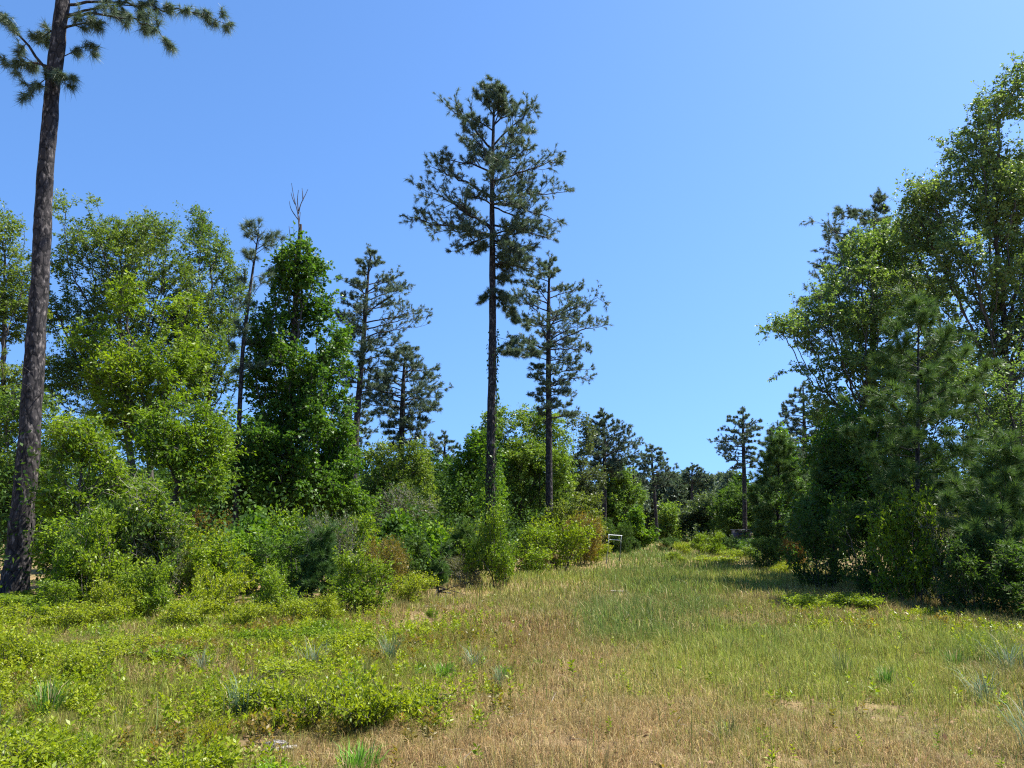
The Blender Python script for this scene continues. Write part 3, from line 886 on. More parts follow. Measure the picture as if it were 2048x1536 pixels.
broadleaf("birch_tree", "spreading pale leafy tree whose low branch tips reach left toward the gap", "tree", 26.5, 1745,
          [E(1700, 560, 60, 40, 26.5), E(1780, 540, 60, 45, 26.5, 1), E(1650, 615, 60, 32, 26.5, -.4), E(1575, 655, 52, 16, 26.5, -.6), E(1740, 640, 80, 50, 26.5, .4), E(1640, 690, 50, 24, 26.5, .5), E(1610, 745, 50, 14, 26.5, .2), E(1690, 730, 60, 40, 26.5), E(1560, 762, 26, 7, 26.5, .2),
           E(1760, 730, 70, 60, 26.5, 1), E(1700, 820, 60, 55, 26.5), E(1850, 620, 70, 70, 26.5, 1.5), E(1650, 800, 50, 50, 26.5, .5), E(1800, 480, 60, 50, 26.5, 1), E(1730, 500, 50, 40, 26.5, .5), E(1620, 660, 60, 30, 26.5, .3), E(1860, 740, 80, 70, 26.5, 1.5)],
          "birch", n_attr=5200, per=13, leaf=.085, r0=.17, step=.24, gap=.36, gs=1.1, wid=.6, up=.4, color=(.98, 1.03, .88))
broadleaf("oak_tree", "dark leafy tree deep in the right forest behind the soft young pine", "tree", 24.0, 1800,
          [E(1790, 880, 90, 70, 24), E(1700, 900, 60, 70, 24), E(1870, 860, 70, 90, 24), E(1800, 1000, 110, 80, 24), E(1700, 1010, 70, 80, 24)], "gum", n_attr=2000, per=12, leaf=.11, r0=.16, step=.27, gap=.34, gs=1.2)
broadleaf("oak_tree", "leafy tree filling the right border above the shaded young pine", "tree", 20.5, 2010,
          [E(2000, 760, 70, 70, 20.5), E(2060, 850, 80, 90, 20.5), E(1990, 900, 60, 70, 20.5), E(2050, 1000, 90, 80, 20.5), E(1960, 1020, 60, 70, 20.5)], "birch", n_attr=1900, per=12, leaf=.085, r0=.14, step=.24, gap=.38, gs=1.0, color=(.8, .9, .8))
broadleaf("oak_tree", "dark narrow tree at the left end of the right forest wall", "tree", 30.0, 1660,
          [E(1650, 880, 45, 60, 30), E(1660, 970, 60, 70, 30), E(1640, 1050, 60, 60, 30)], "gum", n_attr=1500, per=12, leaf=.12, r0=.13, step=.27, gap=.33, gs=1.2, color=(1.0, .95, 1.0))
broadleaf("sweetgum_tree", "bright green sapling tip rising above the young pine at the right edge of the track", "tree", 43.0, 1566,
          [E(1562, 880, 10, 22, 43), E(1568, 915, 18, 24, 43), E(1575, 960, 26, 30, 43)], "gum", n_attr=700, per=10, leaf=.13, r0=.07, step=.24, gap=.35, gs=.9, color=(1.3, 1.25, 1), wid=.65)

# ---- dead broken trunk
d = 29.7
base, P, R = trunk_px(d, [(566, 1090, 9), (572, 960, 8.5), (580, 820, 7.5), (587, 680, 6.5), (594, 560, 5.6), (597, 510, 5), (600, 470, 4.2), (601, 449, 3.2)])
t = thing("dead_tree", base, "broken dead trunk with bare twigs sticking out above the sweetgum leaves", "dead tree")
Pr, Rr = resample(P, R, .2)
V, F = tube(Pr, Rr, 14, .12, 3)
link("trunk", mesh_np("trunk", V - base, F, M["deadwood"], smooth=True), t)
drg = np.random.default_rng(8)
for pts in [[(598, 455), (596, 425), (590, 405), (585, 380), (583, 366)], [(597, 428), (600, 410), (610, 392), (616, 378)], [(597, 422), (594, 398), (597, 380)], [(597, 440), (588, 428), (580, 416), (579, 402)],
            [(590, 408), (584, 396), (582, 385)], [(606, 400), (606, 388), (604, 376)], [(594, 545), (584, 500), (580, 470), (578, 452)], [(598, 512), (610, 505), (615, 496)], [(599, 515), (620, 511), (636, 506)],
            [(597, 540), (626, 530), (640, 525), (646, 521)], [(634, 528), (642, 538), (643, 550)], [(570, 520), (564, 490), (562, 472)], [(592, 640), (604, 600), (612, 585)], [(598, 450), (599, 436), (601, 424)]]:
    B = np.array([W(x, y, d + drg.normal(0, .1)) for x, y in pts])
    rr = np.linspace(.026, .008, len(B))
    B, rr = resample(B, rr, .12)
    V, F = tube(B, rr, 6, .1, 5)
    link("branch", mesh_np("branch", V - base, F, M["deadwood"], smooth=True), t)

# ---- vine on the tallest pine
vrg = np.random.default_rng(77)
vb = np.array([XW(980, 37.0), 36.7, float(H(XW(980, 37.0), 36.7))])
segs, lp, la = [], [], []
for k in range(7):
    z1 = W(980, vrg.choice([660, 760, 860, 880, 900, 700]), 37)[2]
    th = vrg.uniform(0, 6.28)
    z = .3
    prev = None
    while z < z1:
        c = at_height(trunk_px(37.0, [(980, 1112, 12), (981, 1000, 10), (982, 860, 9.5), (985, 700, 8.5), (985, 560, 7.5)])[1], z)
        rr = .27 + .05 * vrg.uniform() - .004 * z
        q = c + np.array([math.cos(th) * rr, math.sin(th) * rr, 0])
        if prev is not None:
            segs.append((prev, q, .012, .012))
        dens = 9 if z < 6 else (4 if z < 7.5 else 2)
        for _ in range(dens):
            o = np.array([math.cos(th), math.sin(th), 0]) * vrg.uniform(0, .4 if z < 6 else .05) + vrg.normal(0, .1 if z < 6 else .03, 3)
            lp.append(q + o); la.append(o + [0, 0, -.1])
        prev = q
        z += .22
        th += vrg.normal(0, .35)
a = [np.array(v) for v in zip(*segs)]
V, F = frustums(a[0], a[1], a[2], a[3], 4)
t = thing("climbing_vine", vb, "leafy vine climbing the lower trunk of the tallest pine", "vine")
link("stem", mesh_np("stem", V - vb, F, M["greybark"]), t)
LV, LF = leaves(np.array(lp), np.array(la), .13, vrg, wid=.8, up=.3)
link("foliage", mesh_np("foliage", LV - vb, LF, M["gum"], {"rnd": ("FLOAT", "FACE", vrg.uniform(.1, .9, len(LF)))}), t, (1.2, 1.1, 1))

# =================================================================== SHRUBS
def shrub_proto(seed, hgt, wid, mat, leaf, n_attr=420, per=12, lw=.45, up=.45, gap=.3, bark="greybark", step=.1, upright=False):
    rg = np.random.default_rng(seed)
    n_attr, per, step = int(n_attr * 3), int(per * .9), step * .8
    ns = 7
    an = np.linspace(0, 6.28, ns, endpoint=False) + rg.uniform(0, 1, ns)
    stems = np.stack([np.cos(an) * wid * .12, np.sin(an) * wid * .12, np.full(ns, -.03)], -1)
    ells = [(np.array([rg.normal(0, .21) * wid, rg.normal(0, .21) * wid, hgt * rg.uniform(.3, .8)]),
             np.array([wid * rg.uniform(.16, .30), wid * rg.uniform(.16, .30), hgt * rg.uniform(.14, .26)])) for _ in range(11)]
    ells.append((np.array([0, 0, hgt * .28]), np.array([wid * .36, wid * .36, hgt * .26])))
    A = sample_ells(ells, n_attr, rg, shell=.5, gap=gap, gs=.35 * wid, seed=seed)
    A = A[A[:, 2] > .05]
    nodes, par = colonize(A, stems, np.full(ns, -1), step, step * 1.1, rg, trop=.15)
    cnt = tips(par)
    rad = .004 * cnt ** .38
    i = np.nonzero(par >= 0)[0]
    p = par[i]
    WV, WF = frustums(nodes[p], nodes[i], np.minimum(rad[p], rad[i] * 1.3), rad[i], 4)
    tw = i[cnt[i] <= 9]
    tw = tw[rg.uniform(0, 1, len(tw)) < .65]
    leaf = leaf * 1.3
    dd = np.repeat(unit(nodes[tw] - nodes[par[tw]]), per, 0)
    off = unit(rg.normal(0, 1, (len(dd), 3)))
    pos = np.repeat(nodes[tw], per, 0) - dd * rg.uniform(0, 1, (len(dd), 1)) * step * .6 + off * rg.uniform(.1, 1, (len(dd), 1)) * leaf * .7
    ax = unit(dd * .6 + off * .8 + [0, 0, .1])
    yg = np.repeat(1 / cnt[tw], per)
    tp = i[cnt[i] <= 1]
    tp = tp[rg.uniform(0, 1, len(tp)) < .45]
    sdir = unit(unit(nodes[tp] - nodes[par[tp]]) + rg.normal(0, .35, (len(tp), 3)) + np.array([0, 0, .6]))
    slen = step * rg.uniform(1.0, 4.5, len(tp))
    sv_, sf_ = frustums(nodes[tp], nodes[tp] + sdir * slen[:, None], np.full(len(tp), .003), np.full(len(tp), .0015), 3)
    WV, WF = merge([(WV, WF), (sv_, sf_)])
    K2 = max(6, int(per * .8))
    so_ = unit(rg.normal(0, 1, (len(tp) * K2, 3)))
    sp = np.repeat(nodes[tp], K2, 0) + np.repeat(sdir * slen[:, None], K2, 0) * rg.uniform(.1, 1, (len(tp) * K2, 1)) + so_ * leaf * .4
    pos = np.concatenate([pos, sp])
    ax = np.concatenate([ax, unit(np.repeat(sdir, K2, 0) * .7 + so_)])
    LV, LF = leaves(pos, ax, leaf, rg, wid=lw, up=up)
    rnd = np.clip(.45 * rg.uniform(0, 1, len(LF)) + .4 * vnoise(pos / (.3 * wid), seed) + .25 * np.concatenate([yg, np.ones(len(sp))]) - .02, 0, 1)
    wm = mesh_np("stem", WV, WF, M[bark])
    fm = mesh_np("foliage", LV, LF, M[mat], {"rnd": ("FLOAT", "FACE", rnd)})
    return wm, fm, hgt, wid


PROTO = {
    "bright_a": shrub_proto(1, 1.1, 1.5, "bright", .055, 520, 13),
    "bright_b": shrub_proto(2, 1.3, 1.4, "bright", .055, 520, 13, gap=.36),
    "bay_a": shrub_proto(3, 1.7, 1.6, "bay", .065, 620, 13, gap=.34),
    "bay_b": shrub_proto(4, 1.9, 1.5, "bay", .065, 620, 12, gap=.38),
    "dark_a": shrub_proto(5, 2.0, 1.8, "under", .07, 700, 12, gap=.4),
    "red_a": shrub_proto(6, 1.6, 1.7, "red", .045, 640, 14),
    "grey_a": shrub_proto(7, 1.9, 1.6, "grey", .045, 700, 13, bark="paletwig"),
    "gum_a": shrub_proto(8, 1.8, 1.3, "gum", .11, 420, 9, lw=.8, up=.35),
    "low_a": shrub_proto(9, .45, .9, "bright", .045, 420, 11, step=.06, up=.3),
    "low_b": shrub_proto(10, .5, .8, "bay", .042, 400, 11, step=.06, up=.3),
    "low_c": shrub_proto(12, .38, .9, "bright", .038, 420, 11, step=.06, lw=.36, up=.2),
}
SEEN_FIRST = {}


def shrub(kind, px, py, hpx, wpx, label, group=None, color=None, name="shrub", cat="shrub", d=None):
    """Shrub whose foot is at photo pixel (px, py), hpx tall and wpx wide there."""
    wm, fm, h, w = PROTO[kind]
    if d is None:
        d = GPX / max(6.0, (py - HORIZON)) * 1.0
    x = XW(px, d)
    z = float(H(x, d)) - .02
    sx, sz = wpx * mpp(d) / w, hpx * mpp(d) / h
    t = thing(name, (x, d, z), label, cat, group)
    r = random.Random(hash_str(label))
    for nm, me in (("stem", wm), ("foliage", fm)):
        o = link(nm, me, t, color)
    t.rotation_euler = (0, 0, r.uniform(0, 6.28))
    t.scale = (sx, sx * r.uniform(.9, 1.1), sz)
    return t


random.seed(4)
# thicket at the left edge of the field, front rank
LEFT = "shrubs of the left thicket"
for k, px, py, hp, wp, lab, colr in [
    ("bay_b", 205, 1222, 200, 130, "tall bright shrub at the foot of the leaning pale twigged tree", None),
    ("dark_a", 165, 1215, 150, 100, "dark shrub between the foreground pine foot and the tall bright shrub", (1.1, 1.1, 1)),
    ("bay_a", 128, 1222, 130, 90, "green shrub just right of the foreground pine foot", (.9, 1, .9)),
    ("bay_b", 20, 1232, 48, 120, "yellow-green shrub hiding the foot of the foreground pine trunk", None),
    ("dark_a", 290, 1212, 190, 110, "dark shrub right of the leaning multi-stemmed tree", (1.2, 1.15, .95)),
    ("grey_a", 345, 1208, 150, 110, "greyish twiggy shrub left of the bronze bushes", (1.2, 1.2, 1)),
    ("bay_a", 420, 1205, 120, 120, "pale green shrub in front of the bronze bushes", (1.05, 1.05, 1.05)),
    ("bright_b", 470, 1200, 100, 90, "yellow-green bush in front of the orange-bronze bush", None),
    ("bay_b", 262, 1196, 190, 110, "tall yellow-green shrub behind the tall bright shrub of the front rank", None),
    ("bright_b", 372, 1190, 150, 100, "sunlit green shrub directly below the left bronze bush", (.95, 1, 1)),
    ("gum_a", 500, 1180, 150, 100, "broad-leaved green sapling between the slim pine pole and the broken trunk", (1.3, 1.25, 1)),
    ("bay_a", 590, 1186, 150, 110, "fresh green shrub behind the dark-hearted bush", (1, 1.05, .95)),
    ("bright_b", 655, 1170, 130, 100, "bright leafy shrub behind the tall grey-green shrub", None),
    ("bay_b", 735, 1176, 140, 100, "upright yellow-green shrub behind the corner bush", None),
    ("gum_a", 800, 1150, 120, 90, "soft green sapling beside the reddish stemmed bush, under the olive tree", (1.4, 1.3, 1)),
    ("bright_b", 905, 1158, 110, 80, "light green shrub between the vivid sapling and the dense rounded bush", None),
    ("red_a", 395, 1150, 130, 130, "bronze-brown twiggy bush left of the slim pine pole", None),
    ("red_a", 470, 1135, 105, 110, "orange-bronze bush at the foot of the slim pine pole", (1.2, .95, .8)),
    ("bay_b", 545, 1150, 120, 80, "bright bush at the foot of the broken dead trunk", None),
    ("bay_a", 510, 1190, 120, 150, "mid green bush in front of the broken dead trunk", (.8, .95, .95)),
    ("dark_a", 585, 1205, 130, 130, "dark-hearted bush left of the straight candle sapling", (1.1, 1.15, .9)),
    ("grey_a", 690, 1185, 150, 110, "tall grey-green twiggy shrub behind the straight candle sapling", None),
    ("bay_a", 725, 1228, 120, 120, "mixed bush with shaded foot at the corner of the thicket", (.9, .9, .95)),
    ("red_a", 775, 1190, 110, 90, "reddish stemmed bush between the corner bush and the maple-leaved sapling", (1.0, 1.1, .8)),
    ("bay_b", 745, 1150, 90, 100, "sunlit olive bush behind the reddish stemmed bush", None),
    ("bright_b", 815, 1205, 70, 80, "small yellow-green bush standing out at the grass edge", None),
    ("dark_a", 820, 1165, 90, 80, "dusky bush below the olive tree", None),
    ("gum_a", 880, 1160, 105, 80, "vivid light green star-leaved sapling at the thicket edge", (1.9, 1.6, 1.1)),
    ("grey_a", 935, 1172, 60, 70, "brownish low bush with bleached stems left of the rounded bush", (1.2, 1.0, .8)),
    ("bay_a", 1000, 1172, 150, 95, "dense rounded bush with dark shady flank below the tallest pine", (.85, .9, .9)),
    ("bay_b", 1060, 1150, 95, 90, "yellowish bush right of the dense rounded bush", None),
    ("red_a", 1075, 1142, 45, 80, "low dark brown bush in front of the leafy bronze bush", (.8, .8, .8)),
    ("bright_b", 1120, 1140, 120, 100, "leafy mid green bush below the second tall pine", (.75, .85, .85)),
    ("red_a", 1160, 1130, 100, 80, "leafy bronze bush at the bend of the grass track", (1.1, 1.15, .9)),
    ("bright_a", 1185, 1128, 45, 50, "low bright bush beside the left post of the white pipe frame", None),
    ("dark_a", 1195, 1110, 70, 60, "dark bush right behind the left post of the white pipe frame", None),
    ("dark_a", 1250, 1110, 60, 34, "dark bush at the foot of the right post of the white pipe frame", None),
    ("dark_a", 1335, 1104, 26, 40, "small dark bush where the grass track leaves the field", None),
    ("red_a", 1326, 1101, 16, 22, "small rusty bush on the grassy rise", None),
]:
    shrub(k, px, py, hp, wp, lab, LEFT, colr)
# front skirt, lower and brighter
SK = "low bright shrubs in front of the left thicket"
for k, px, py, hp, wp, lab in [
    ("bright_a", 15, 1262, 62, 110, "bright low shrub below the foreground pine at the photo border"),
    ("bay_b", 110, 1250, 90, 90, "upright yellow-green shrub in front of the green shrub by the pine foot"),
    ("bright_b", 160, 1262, 70, 110, "bright low shrub in front of the dark shrub by the pine foot"),
    ("bright_a", 245, 1246, 85, 90, "yellow-green low shrub in front of the tall bright shrub"),
    ("bay_a", 310, 1240, 110, 90, "mid-height shrub with paler tips in front of the dark shrub"),
    ("bright_b", 365, 1258, 70, 100, "low rounded clump below the greyish twiggy shrub"),
    ("bright_a", 430, 1240, 100, 110, "light green shrub in front of the pale green shrub"),
    ("bright_b", 495, 1255, 60, 80, "little yellow clump right of the light green shrub"),
    ("bay_a", 540, 1240, 100, 90, "upright yellow shrub in front of the mid green bush"),
    ("bright_b", 600, 1250, 60, 80, "low clump at the left of the shaded bare patch"),
    ("bright_a", 660, 1246, 60, 70, "small rounded clump below the straight candle sapling"),
    ("bright_a", 60, 1335, 90, 130, "rich green low shrub at the left border, well below the pine foot"),
    ("bright_b", 175, 1350, 75, 110, "rich green low shrub beside the tall blade tuft"),
    ("bright_a", 20, 1405, 90, 120, "large-leaved green clump at the left border below the rich green shrubs"),
    ("bright_b", 240, 1318, 60, 120, "low bright shrub between the upper shrub rank and the tall blade tuft"),
]:
    shrub(k, px, py, hp, wp, lab, SK, d=None)
# foreground clumps
FG = "leafy clumps in the foreground field"
for k, px, py, hp, wp, lab, colr in [
    ("low_a", 560, 1412, 60, 130, "bright leafy clump around the bluish blade tuft", None),
    ("low_c", 640, 1440, 75, 140, "bright pointed-leaf clump behind the pale dead wood", None),
    ("low_a", 740, 1450, 80, 150, "brightest leafy clump, on the middle of the foreground", None),
    ("low_c", 860, 1425, 55, 110, "leafy clump at the right end of the foreground clump row", None),
    ("low_b", 205, 1482, 36, 70, "small dark green clump alone on the brown ground", None),
    ("low_c", 455, 1490, 66, 70, "large-leaved yellow sprout beside the pale dead wood", (1.25, 1.1, .9)),
    ("low_a", 400, 1560, 70, 160, "bright clump at the bottom border below the yellow sprout", None),
    ("low_b", 590, 1560, 50, 100, "green clump at the bottom border under the pale dead wood", (1.1, 1.25, .9)),
    ("low_a", 70, 1520, 60, 190, "leafy yellow-green clump in the bottom left corner", None),
    ("low_c", 160, 1560, 60, 150, "yellow clump at the bottom border right of the corner clump", None),
    ("low_a", 690, 1290, 30, 100, "leafy patch in front of the shaded bare ground", None),
    ("low_b", 870, 1232, 22, 30, "small upright green sprig clump near the thicket corner", None),
    ("low_a", 980, 1385, 24, 36, "tiny green sprig clump at the edge of the brown grass", None),
    ("low_b", 370, 1320, 34, 110, "green clump in front of the mid-height shrub with paler tips", None),
    ("low_a", 610, 1345, 30, 130, "yellow-green clump between two brown strips", None),
]:
    shrub(k, px, py, hp, wp, lab, FG, colr, name="leafy_clump", cat="plant")
# right side
RT = "shrubs of the right forest edge"
for k, px, py, hp, wp, lab, colr in [
    ("bay_b", 1400, 1114, 46, 44, "bright yellow-green bush at the left end of the sunlit bush row in the gap", None),
    ("bright_b", 1372, 1112, 32, 36, "low bright bush at the tip of the sunlit bush row, nearest the track", None),
    ("bay_a", 1436, 1114, 46, 40, "bright bush in the middle of the sunlit bush row", (1.05, 1.05, 1)),
    ("bright_b", 1470, 1122, 24, 40, "sunlit bush in front of the dark cabin", (1.05, 1.1, 1)),
    ("bay_b", 1504, 1122, 28, 36, "bright bush at the right end of the sunlit bush row", None),
    ("bay_b", 1350, 1128, 22, 40, "small lone bush standing on the grass before the sunlit bush row", (1.1, 1, .9)),
    ("low_a", 1440, 1130, 14, 80, "low weed patch on the grass below the sunlit bush row", None),
    ("red_a", 1588, 1142, 70, 44, "rusty orange bush at the foot of the right forest edge", (1.25, .95, .8)),
    ("bright_a", 1560, 1146, 22, 50, "pale yellow low bush at the foot of the young pine", (1.1, 1.05, .9)),
    ("dark_a", 1530, 1138, 60, 60, "dark bush between the young pine and the sunlit bush row", None),
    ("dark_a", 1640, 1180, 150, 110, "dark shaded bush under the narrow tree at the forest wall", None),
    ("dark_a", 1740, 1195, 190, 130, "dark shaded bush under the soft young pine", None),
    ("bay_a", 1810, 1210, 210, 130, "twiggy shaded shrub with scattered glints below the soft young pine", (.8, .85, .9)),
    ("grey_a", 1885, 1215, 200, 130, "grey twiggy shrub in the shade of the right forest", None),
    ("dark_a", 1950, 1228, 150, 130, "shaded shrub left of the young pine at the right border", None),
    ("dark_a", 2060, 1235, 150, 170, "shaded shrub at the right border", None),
    ("bright_a", 1615, 1215, 34, 100, "low leafy bush in dappled light at the shadow edge", (.9, 1, .9)),
    ("bright_b", 1700, 1215, 40, 80, "low leafy bush inside the forest shadow", (.85, .95, .9)),
]:
    shrub(k, px, py, hp, wp, lab, RT, colr)

# =================================================================== GROUND
def grid_axis(near, far, n):
    a = np.linspace(0, 1, n)
    return near * ((far / near) ** a)


ys = np.concatenate([[-400, -60, -20, -8, -3, 0], np.arange(1, 30, .5), grid_axis(30, 2500, 90)])
xp = np.concatenate([np.arange(0, 24, .6), grid_axis(24, 2000, 60)])
xs = np.concatenate([-xp[::-1], xp[1:]])
GX, GY = np.meshgrid(xs, ys)
GV = np.stack([GX, GY, H(GX, GY)], -1).reshape(-1, 3)
nx, ny = len(xs), len(ys)
ii = (np.arange(ny - 1)[:, None] * nx + np.arange(nx - 1)[None, :]).ravel()
GF = np.stack([ii, ii + 1, ii + nx + 1, ii + nx], -1)


def ground_mat():
    m, nt, out = new_mat("field_soil")
    tc = N(nt, "ShaderNodeTexCoord")

    def noise(s, d=5, ro=.6):
        n = N(nt, "ShaderNodeTexNoise")
        n.inputs["Scale"].default_value = s
        n.inputs["Detail"].default_value = d
        n.inputs["Roughness"].default_value = ro
        nt.links.new(tc.outputs["Object"], n.inputs["Vector"])
        return n
    a, b, c = noise(.35), noise(2.5), noise(45, 6, .75)
    r1 = ramp(nt, [(.35, (.16, .115, .060)), (.5, (.24, .165, .085)), (.68, (.30, .205, .110))])
    r2 = ramp(nt, [(.3, (.10, .085, .040)), (.62, (.17, .155, .055))])
    nt.links.new(b.outputs["Fac"], r1.inputs["Fac"])
    nt.links.new(b.outputs["Fac"], r2.inputs["Fac"])
    k = ramp(nt, [(.45, (0, 0, 0)), (.6, (1, 1, 1))])
    nt.links.new(a.outputs["Fac"], k.inputs["Fac"])
    mx = N(nt, "ShaderNodeMix", data_type="RGBA")
    nt.links.new(k.outputs["Color"], mx.inputs["Factor"])
    nt.links.new(r1.outputs["Color"], mx.inputs["A"])
    nt.links.new(r2.outputs["Color"], mx.inputs["B"])
    fine = ramp(nt, [(.3, (.45, .43, .40)), (.5, (1, 1, 1)), (.72, (1.45, 1.4, 1.3))])
    nt.links.new(c.outputs["Fac"], fine.inputs["Fac"])
    mu = N(nt, "ShaderNodeMix", data_type="RGBA", blend_type="MULTIPLY")
    mu.inputs["Factor"].default_value = 1
    nt.links.new(mx.outputs["Result"], mu.inputs["A"])
    nt.links.new(fine.outputs["Color"], mu.inputs["B"])
    bs = N(nt, "ShaderNodeBsdfPrincipled")
    bs.inputs["Roughness"].default_value = .95
    bs.inputs["Specular IOR Level"].default_value = .1
    nt.links.new(mu.outputs["Result"], bs.inputs["Base Color"])
    bp = N(nt, "ShaderNodeBump")
    bp.inputs["Strength"].default_value = .8
    bp.inputs["Distance"].default_value = .03
    nt.links.new(c.outputs["Fac"], bp.inputs["Height"])
    nt.links.new(bp.outputs[0], bs.inputs["Normal"])
    nt.links.new(bs.outputs[0], out.inputs["Surface"])
    return m


g = link("ground", mesh_np("ground", GV, GF, ground_mat(), smooth=True))
tag(g, "brown straw covered soil of the open field", kind="structure")


# ---- where things grow
def PX(x, y):
    return x / y * 1.02 * FPX + CX, HORIZON + GPX / y


def XL(y):
    return np.interp(y, [0, 8, 14, 16, 17, 20, 25, 34, 42, 55, 70, 95], [-9, -11, -10.5, -4.6, -3.4, -2.3, -.9, 2.0, 4.4, 7.3, 9.2, 12.5])


def XR(y):
    return np.interp(y, [0, 12, 14, 20, 26, 39, 50, 58, 75, 95], [12, 11, 9.8, 10.0, 10.6, 12.6, 15.0, 17.0, 20, 24])


def blobs(x, y, lst):
    px, py = PX(x, y)
    w = np.zeros_like(px)
    P = np.stack([x, y], -1)
    wx = (vnoise(P / .9, 41) - .5) * 90 + (vnoise(P / .25, 43) - .5) * 50
    wy = (vnoise(P / .9, 47) - .5) * 40 + (vnoise(P / .25, 49) - .5) * 20
    for cx, cy, rx, ry, s in lst:
        w = np.maximum(w, s * np.exp(-(np.abs((px + wx - cx) / rx) ** 3 + np.abs((py + wy - cy) / ry) ** 3)))
    return w


LEAFY = [(50, 1222, 130, 22, 1), (490, 1238, 160, 14, .8), (300, 1250, 200, 16, .6), (60, 1300, 190, 60, 1), (330, 1290, 150, 36, .8), (560, 1275, 150, 28, .8), (130, 1370, 130, 50, 1), (780, 1262, 160, 22, .5), (500, 1300, 120, 22, .6),
         (660, 1425, 250, 48, .9), (480, 1400, 80, 40, .5), (100, 1480, 150, 40, .7), (250, 1450, 90, 26, .35), (430, 1530, 150, 40, .9), (640, 1525, 60, 26, .5), (130, 1540, 180, 30, .9),
         (860, 1270, 100, 30, .45), (770, 1330, 160, 30, .35), (600, 1335, 150, 26, .45), (350, 1345, 100, 26, .4), (1640, 1205, 90, 18, .6), (1800, 1250, 260, 14, .5), (1950, 1290, 90, 24, .4)]
HEATH = [(250, 1480, 330, 80, .7), (600, 1290, 330, 50, .5), (400, 1380, 300, 30, .45), (700, 1310, 220, 46, 1), (900, 1310, 120, 50, .8), (780, 1350, 200, 40, .7), (880, 1440, 60, 40, .8), (740, 1470, 40, 40, .7), (420, 1420, 200, 30, .5), (1000, 1340, 60, 40, .7), (560, 1320, 200, 24, .6), (250, 1420, 120, 20, .6)]
RED = [(1010, 1290, 130, 60, .8), (1080, 1260, 80, 30, .6), (560, 1310, 160, 16, .6), (850, 1490, 160, 60, .45), (1250, 1500, 160, 60, .5), (1700, 1470, 200, 70, .35), (480, 1340, 180, 14, .7), (700, 1240, 120, 14, .5), (1380, 1230, 120, 14, .4), (1620, 1240, 90, 14, .5)]
TAN = [(1150, 1440, 260, 120, 1), (1330, 1400, 140, 60, .7), (900, 1500, 200, 60, .8), (1600, 1480, 250, 70, .6), (1150, 1350, 100, 40, .6), (1250, 1210, 60, 20, .5), (1900, 1480, 200, 90, .4), (870, 1230, 110, 14, .7), (1380, 1245, 140, 16, .5), (560, 1500, 160, 30, .5)]
GREEN = [(1270, 1240, 110, 50, 1), (1300, 1110, 120, 24, 1), (1330, 1150, 140, 24, .9), (1400, 1210, 60, 40, .6), (1330, 1185, 110, 20, .8), (1480, 1270, 120, 30, .4), (1920, 1300, 100, 26, .8), (1560, 1250, 100, 20, .3)]
YG = [(1400, 1320, 130, 50, 1), (1330, 1360, 150, 30, .7), (1700, 1310, 200, 60, .8), (1450, 1160, 150, 24, .8), (1600, 1380, 180, 50, .6), (1850, 1280, 180, 30, .8), (1800, 1400, 240, 50, .45), (1080, 1160, 130, 16, 1), (1220, 1130, 60, 10, .6), (1500, 1490, 200, 40, .4), (300, 1500, 300, 30, .3)]

C = {k: np.array(v) for k, v in dict(tan=(.37, .260, .112), red=(.24, .135, .056), green=(.120, .205, .034), yg=(.30, .35, .050), heath=(.215, .255, .022), olive=(.225, .205, .050), straw=(.52, .41, .22), stem=(.075, .070, .024)).items()}


def blade_colour(x, y, rg):
    n = len(x)
    P = np.stack([x, y], -1)
    k = fbm(P / 2.2, 61)
    k2 = fbm(P / .6, 67)
    ws = [("olive", .16 + 1.0 * np.clip(k2 - .45, 0, 1)), ("tan", blobs(x, y, TAN) + .14 + .5 * np.clip(k - .5, 0, 1) + .7 * np.clip(.5 - k2, 0, 1)), ("red", blobs(x, y, RED)), ("green", 1.3 * blobs(x, y, GREEN) + .06),
          ("yg", 1.2 * blobs(x, y, YG) + .10 + .5 * np.clip(k2 - .55, 0, 1) + .4 * np.clip(.5 - k, 0, 1)), ("heath", 1.3 * blobs(x, y, HEATH)), ("straw", np.full(n, .05)), ("stem", np.full(n, .12))]
    Wt = np.stack([w for _, w in ws], -1) ** 1.25
    cum = np.cumsum(Wt / Wt.sum(-1, keepdims=True), -1)
    pick = (rg.uniform(0, 1, (n, 1)) > cum).sum(-1).clip(0, len(ws) - 1)
    cols = np.array([C[nm] for nm, _ in ws])
    avg = (Wt / Wt.sum(-1, keepdims=True)) @ cols
    c = .6 * cols[pick] + .4 * avg
    c = c * rg.uniform(.55, 1.45, (n, 1)) * (1 + rg.normal(0, .06, (n, 3)))
    return np.clip(c, .005, .9), pick


def grass_mat():
    m, nt, out = new_mat("grass_blade")
    at = N(nt, "ShaderNodeAttribute", attribute_name="tint")
    bs = N(nt, "ShaderNodeBsdfPrincipled")
    bs.inputs["Roughness"].default_value = .55
    bs.inputs["Specular IOR Level"].default_value = .25
    nt.links.new(at.outputs["Color"], bs.inputs["Base Color"])
    tr = N(nt, "ShaderNodeBsdfTranslucent")
    nt.links.new(at.outputs["Color"], tr.inputs["Color"])
    mx = N(nt, "ShaderNodeMixShader")
    mx.inputs["Fac"].default_value = .35
    nt.links.new(bs.outputs[0], mx.inputs[1])
    nt.links.new(tr.outputs[0], mx.inputs[2])
    nt.links.new(mx.outputs[0], out.inputs["Surface"])
    return m


M["grass"] = grass_mat()


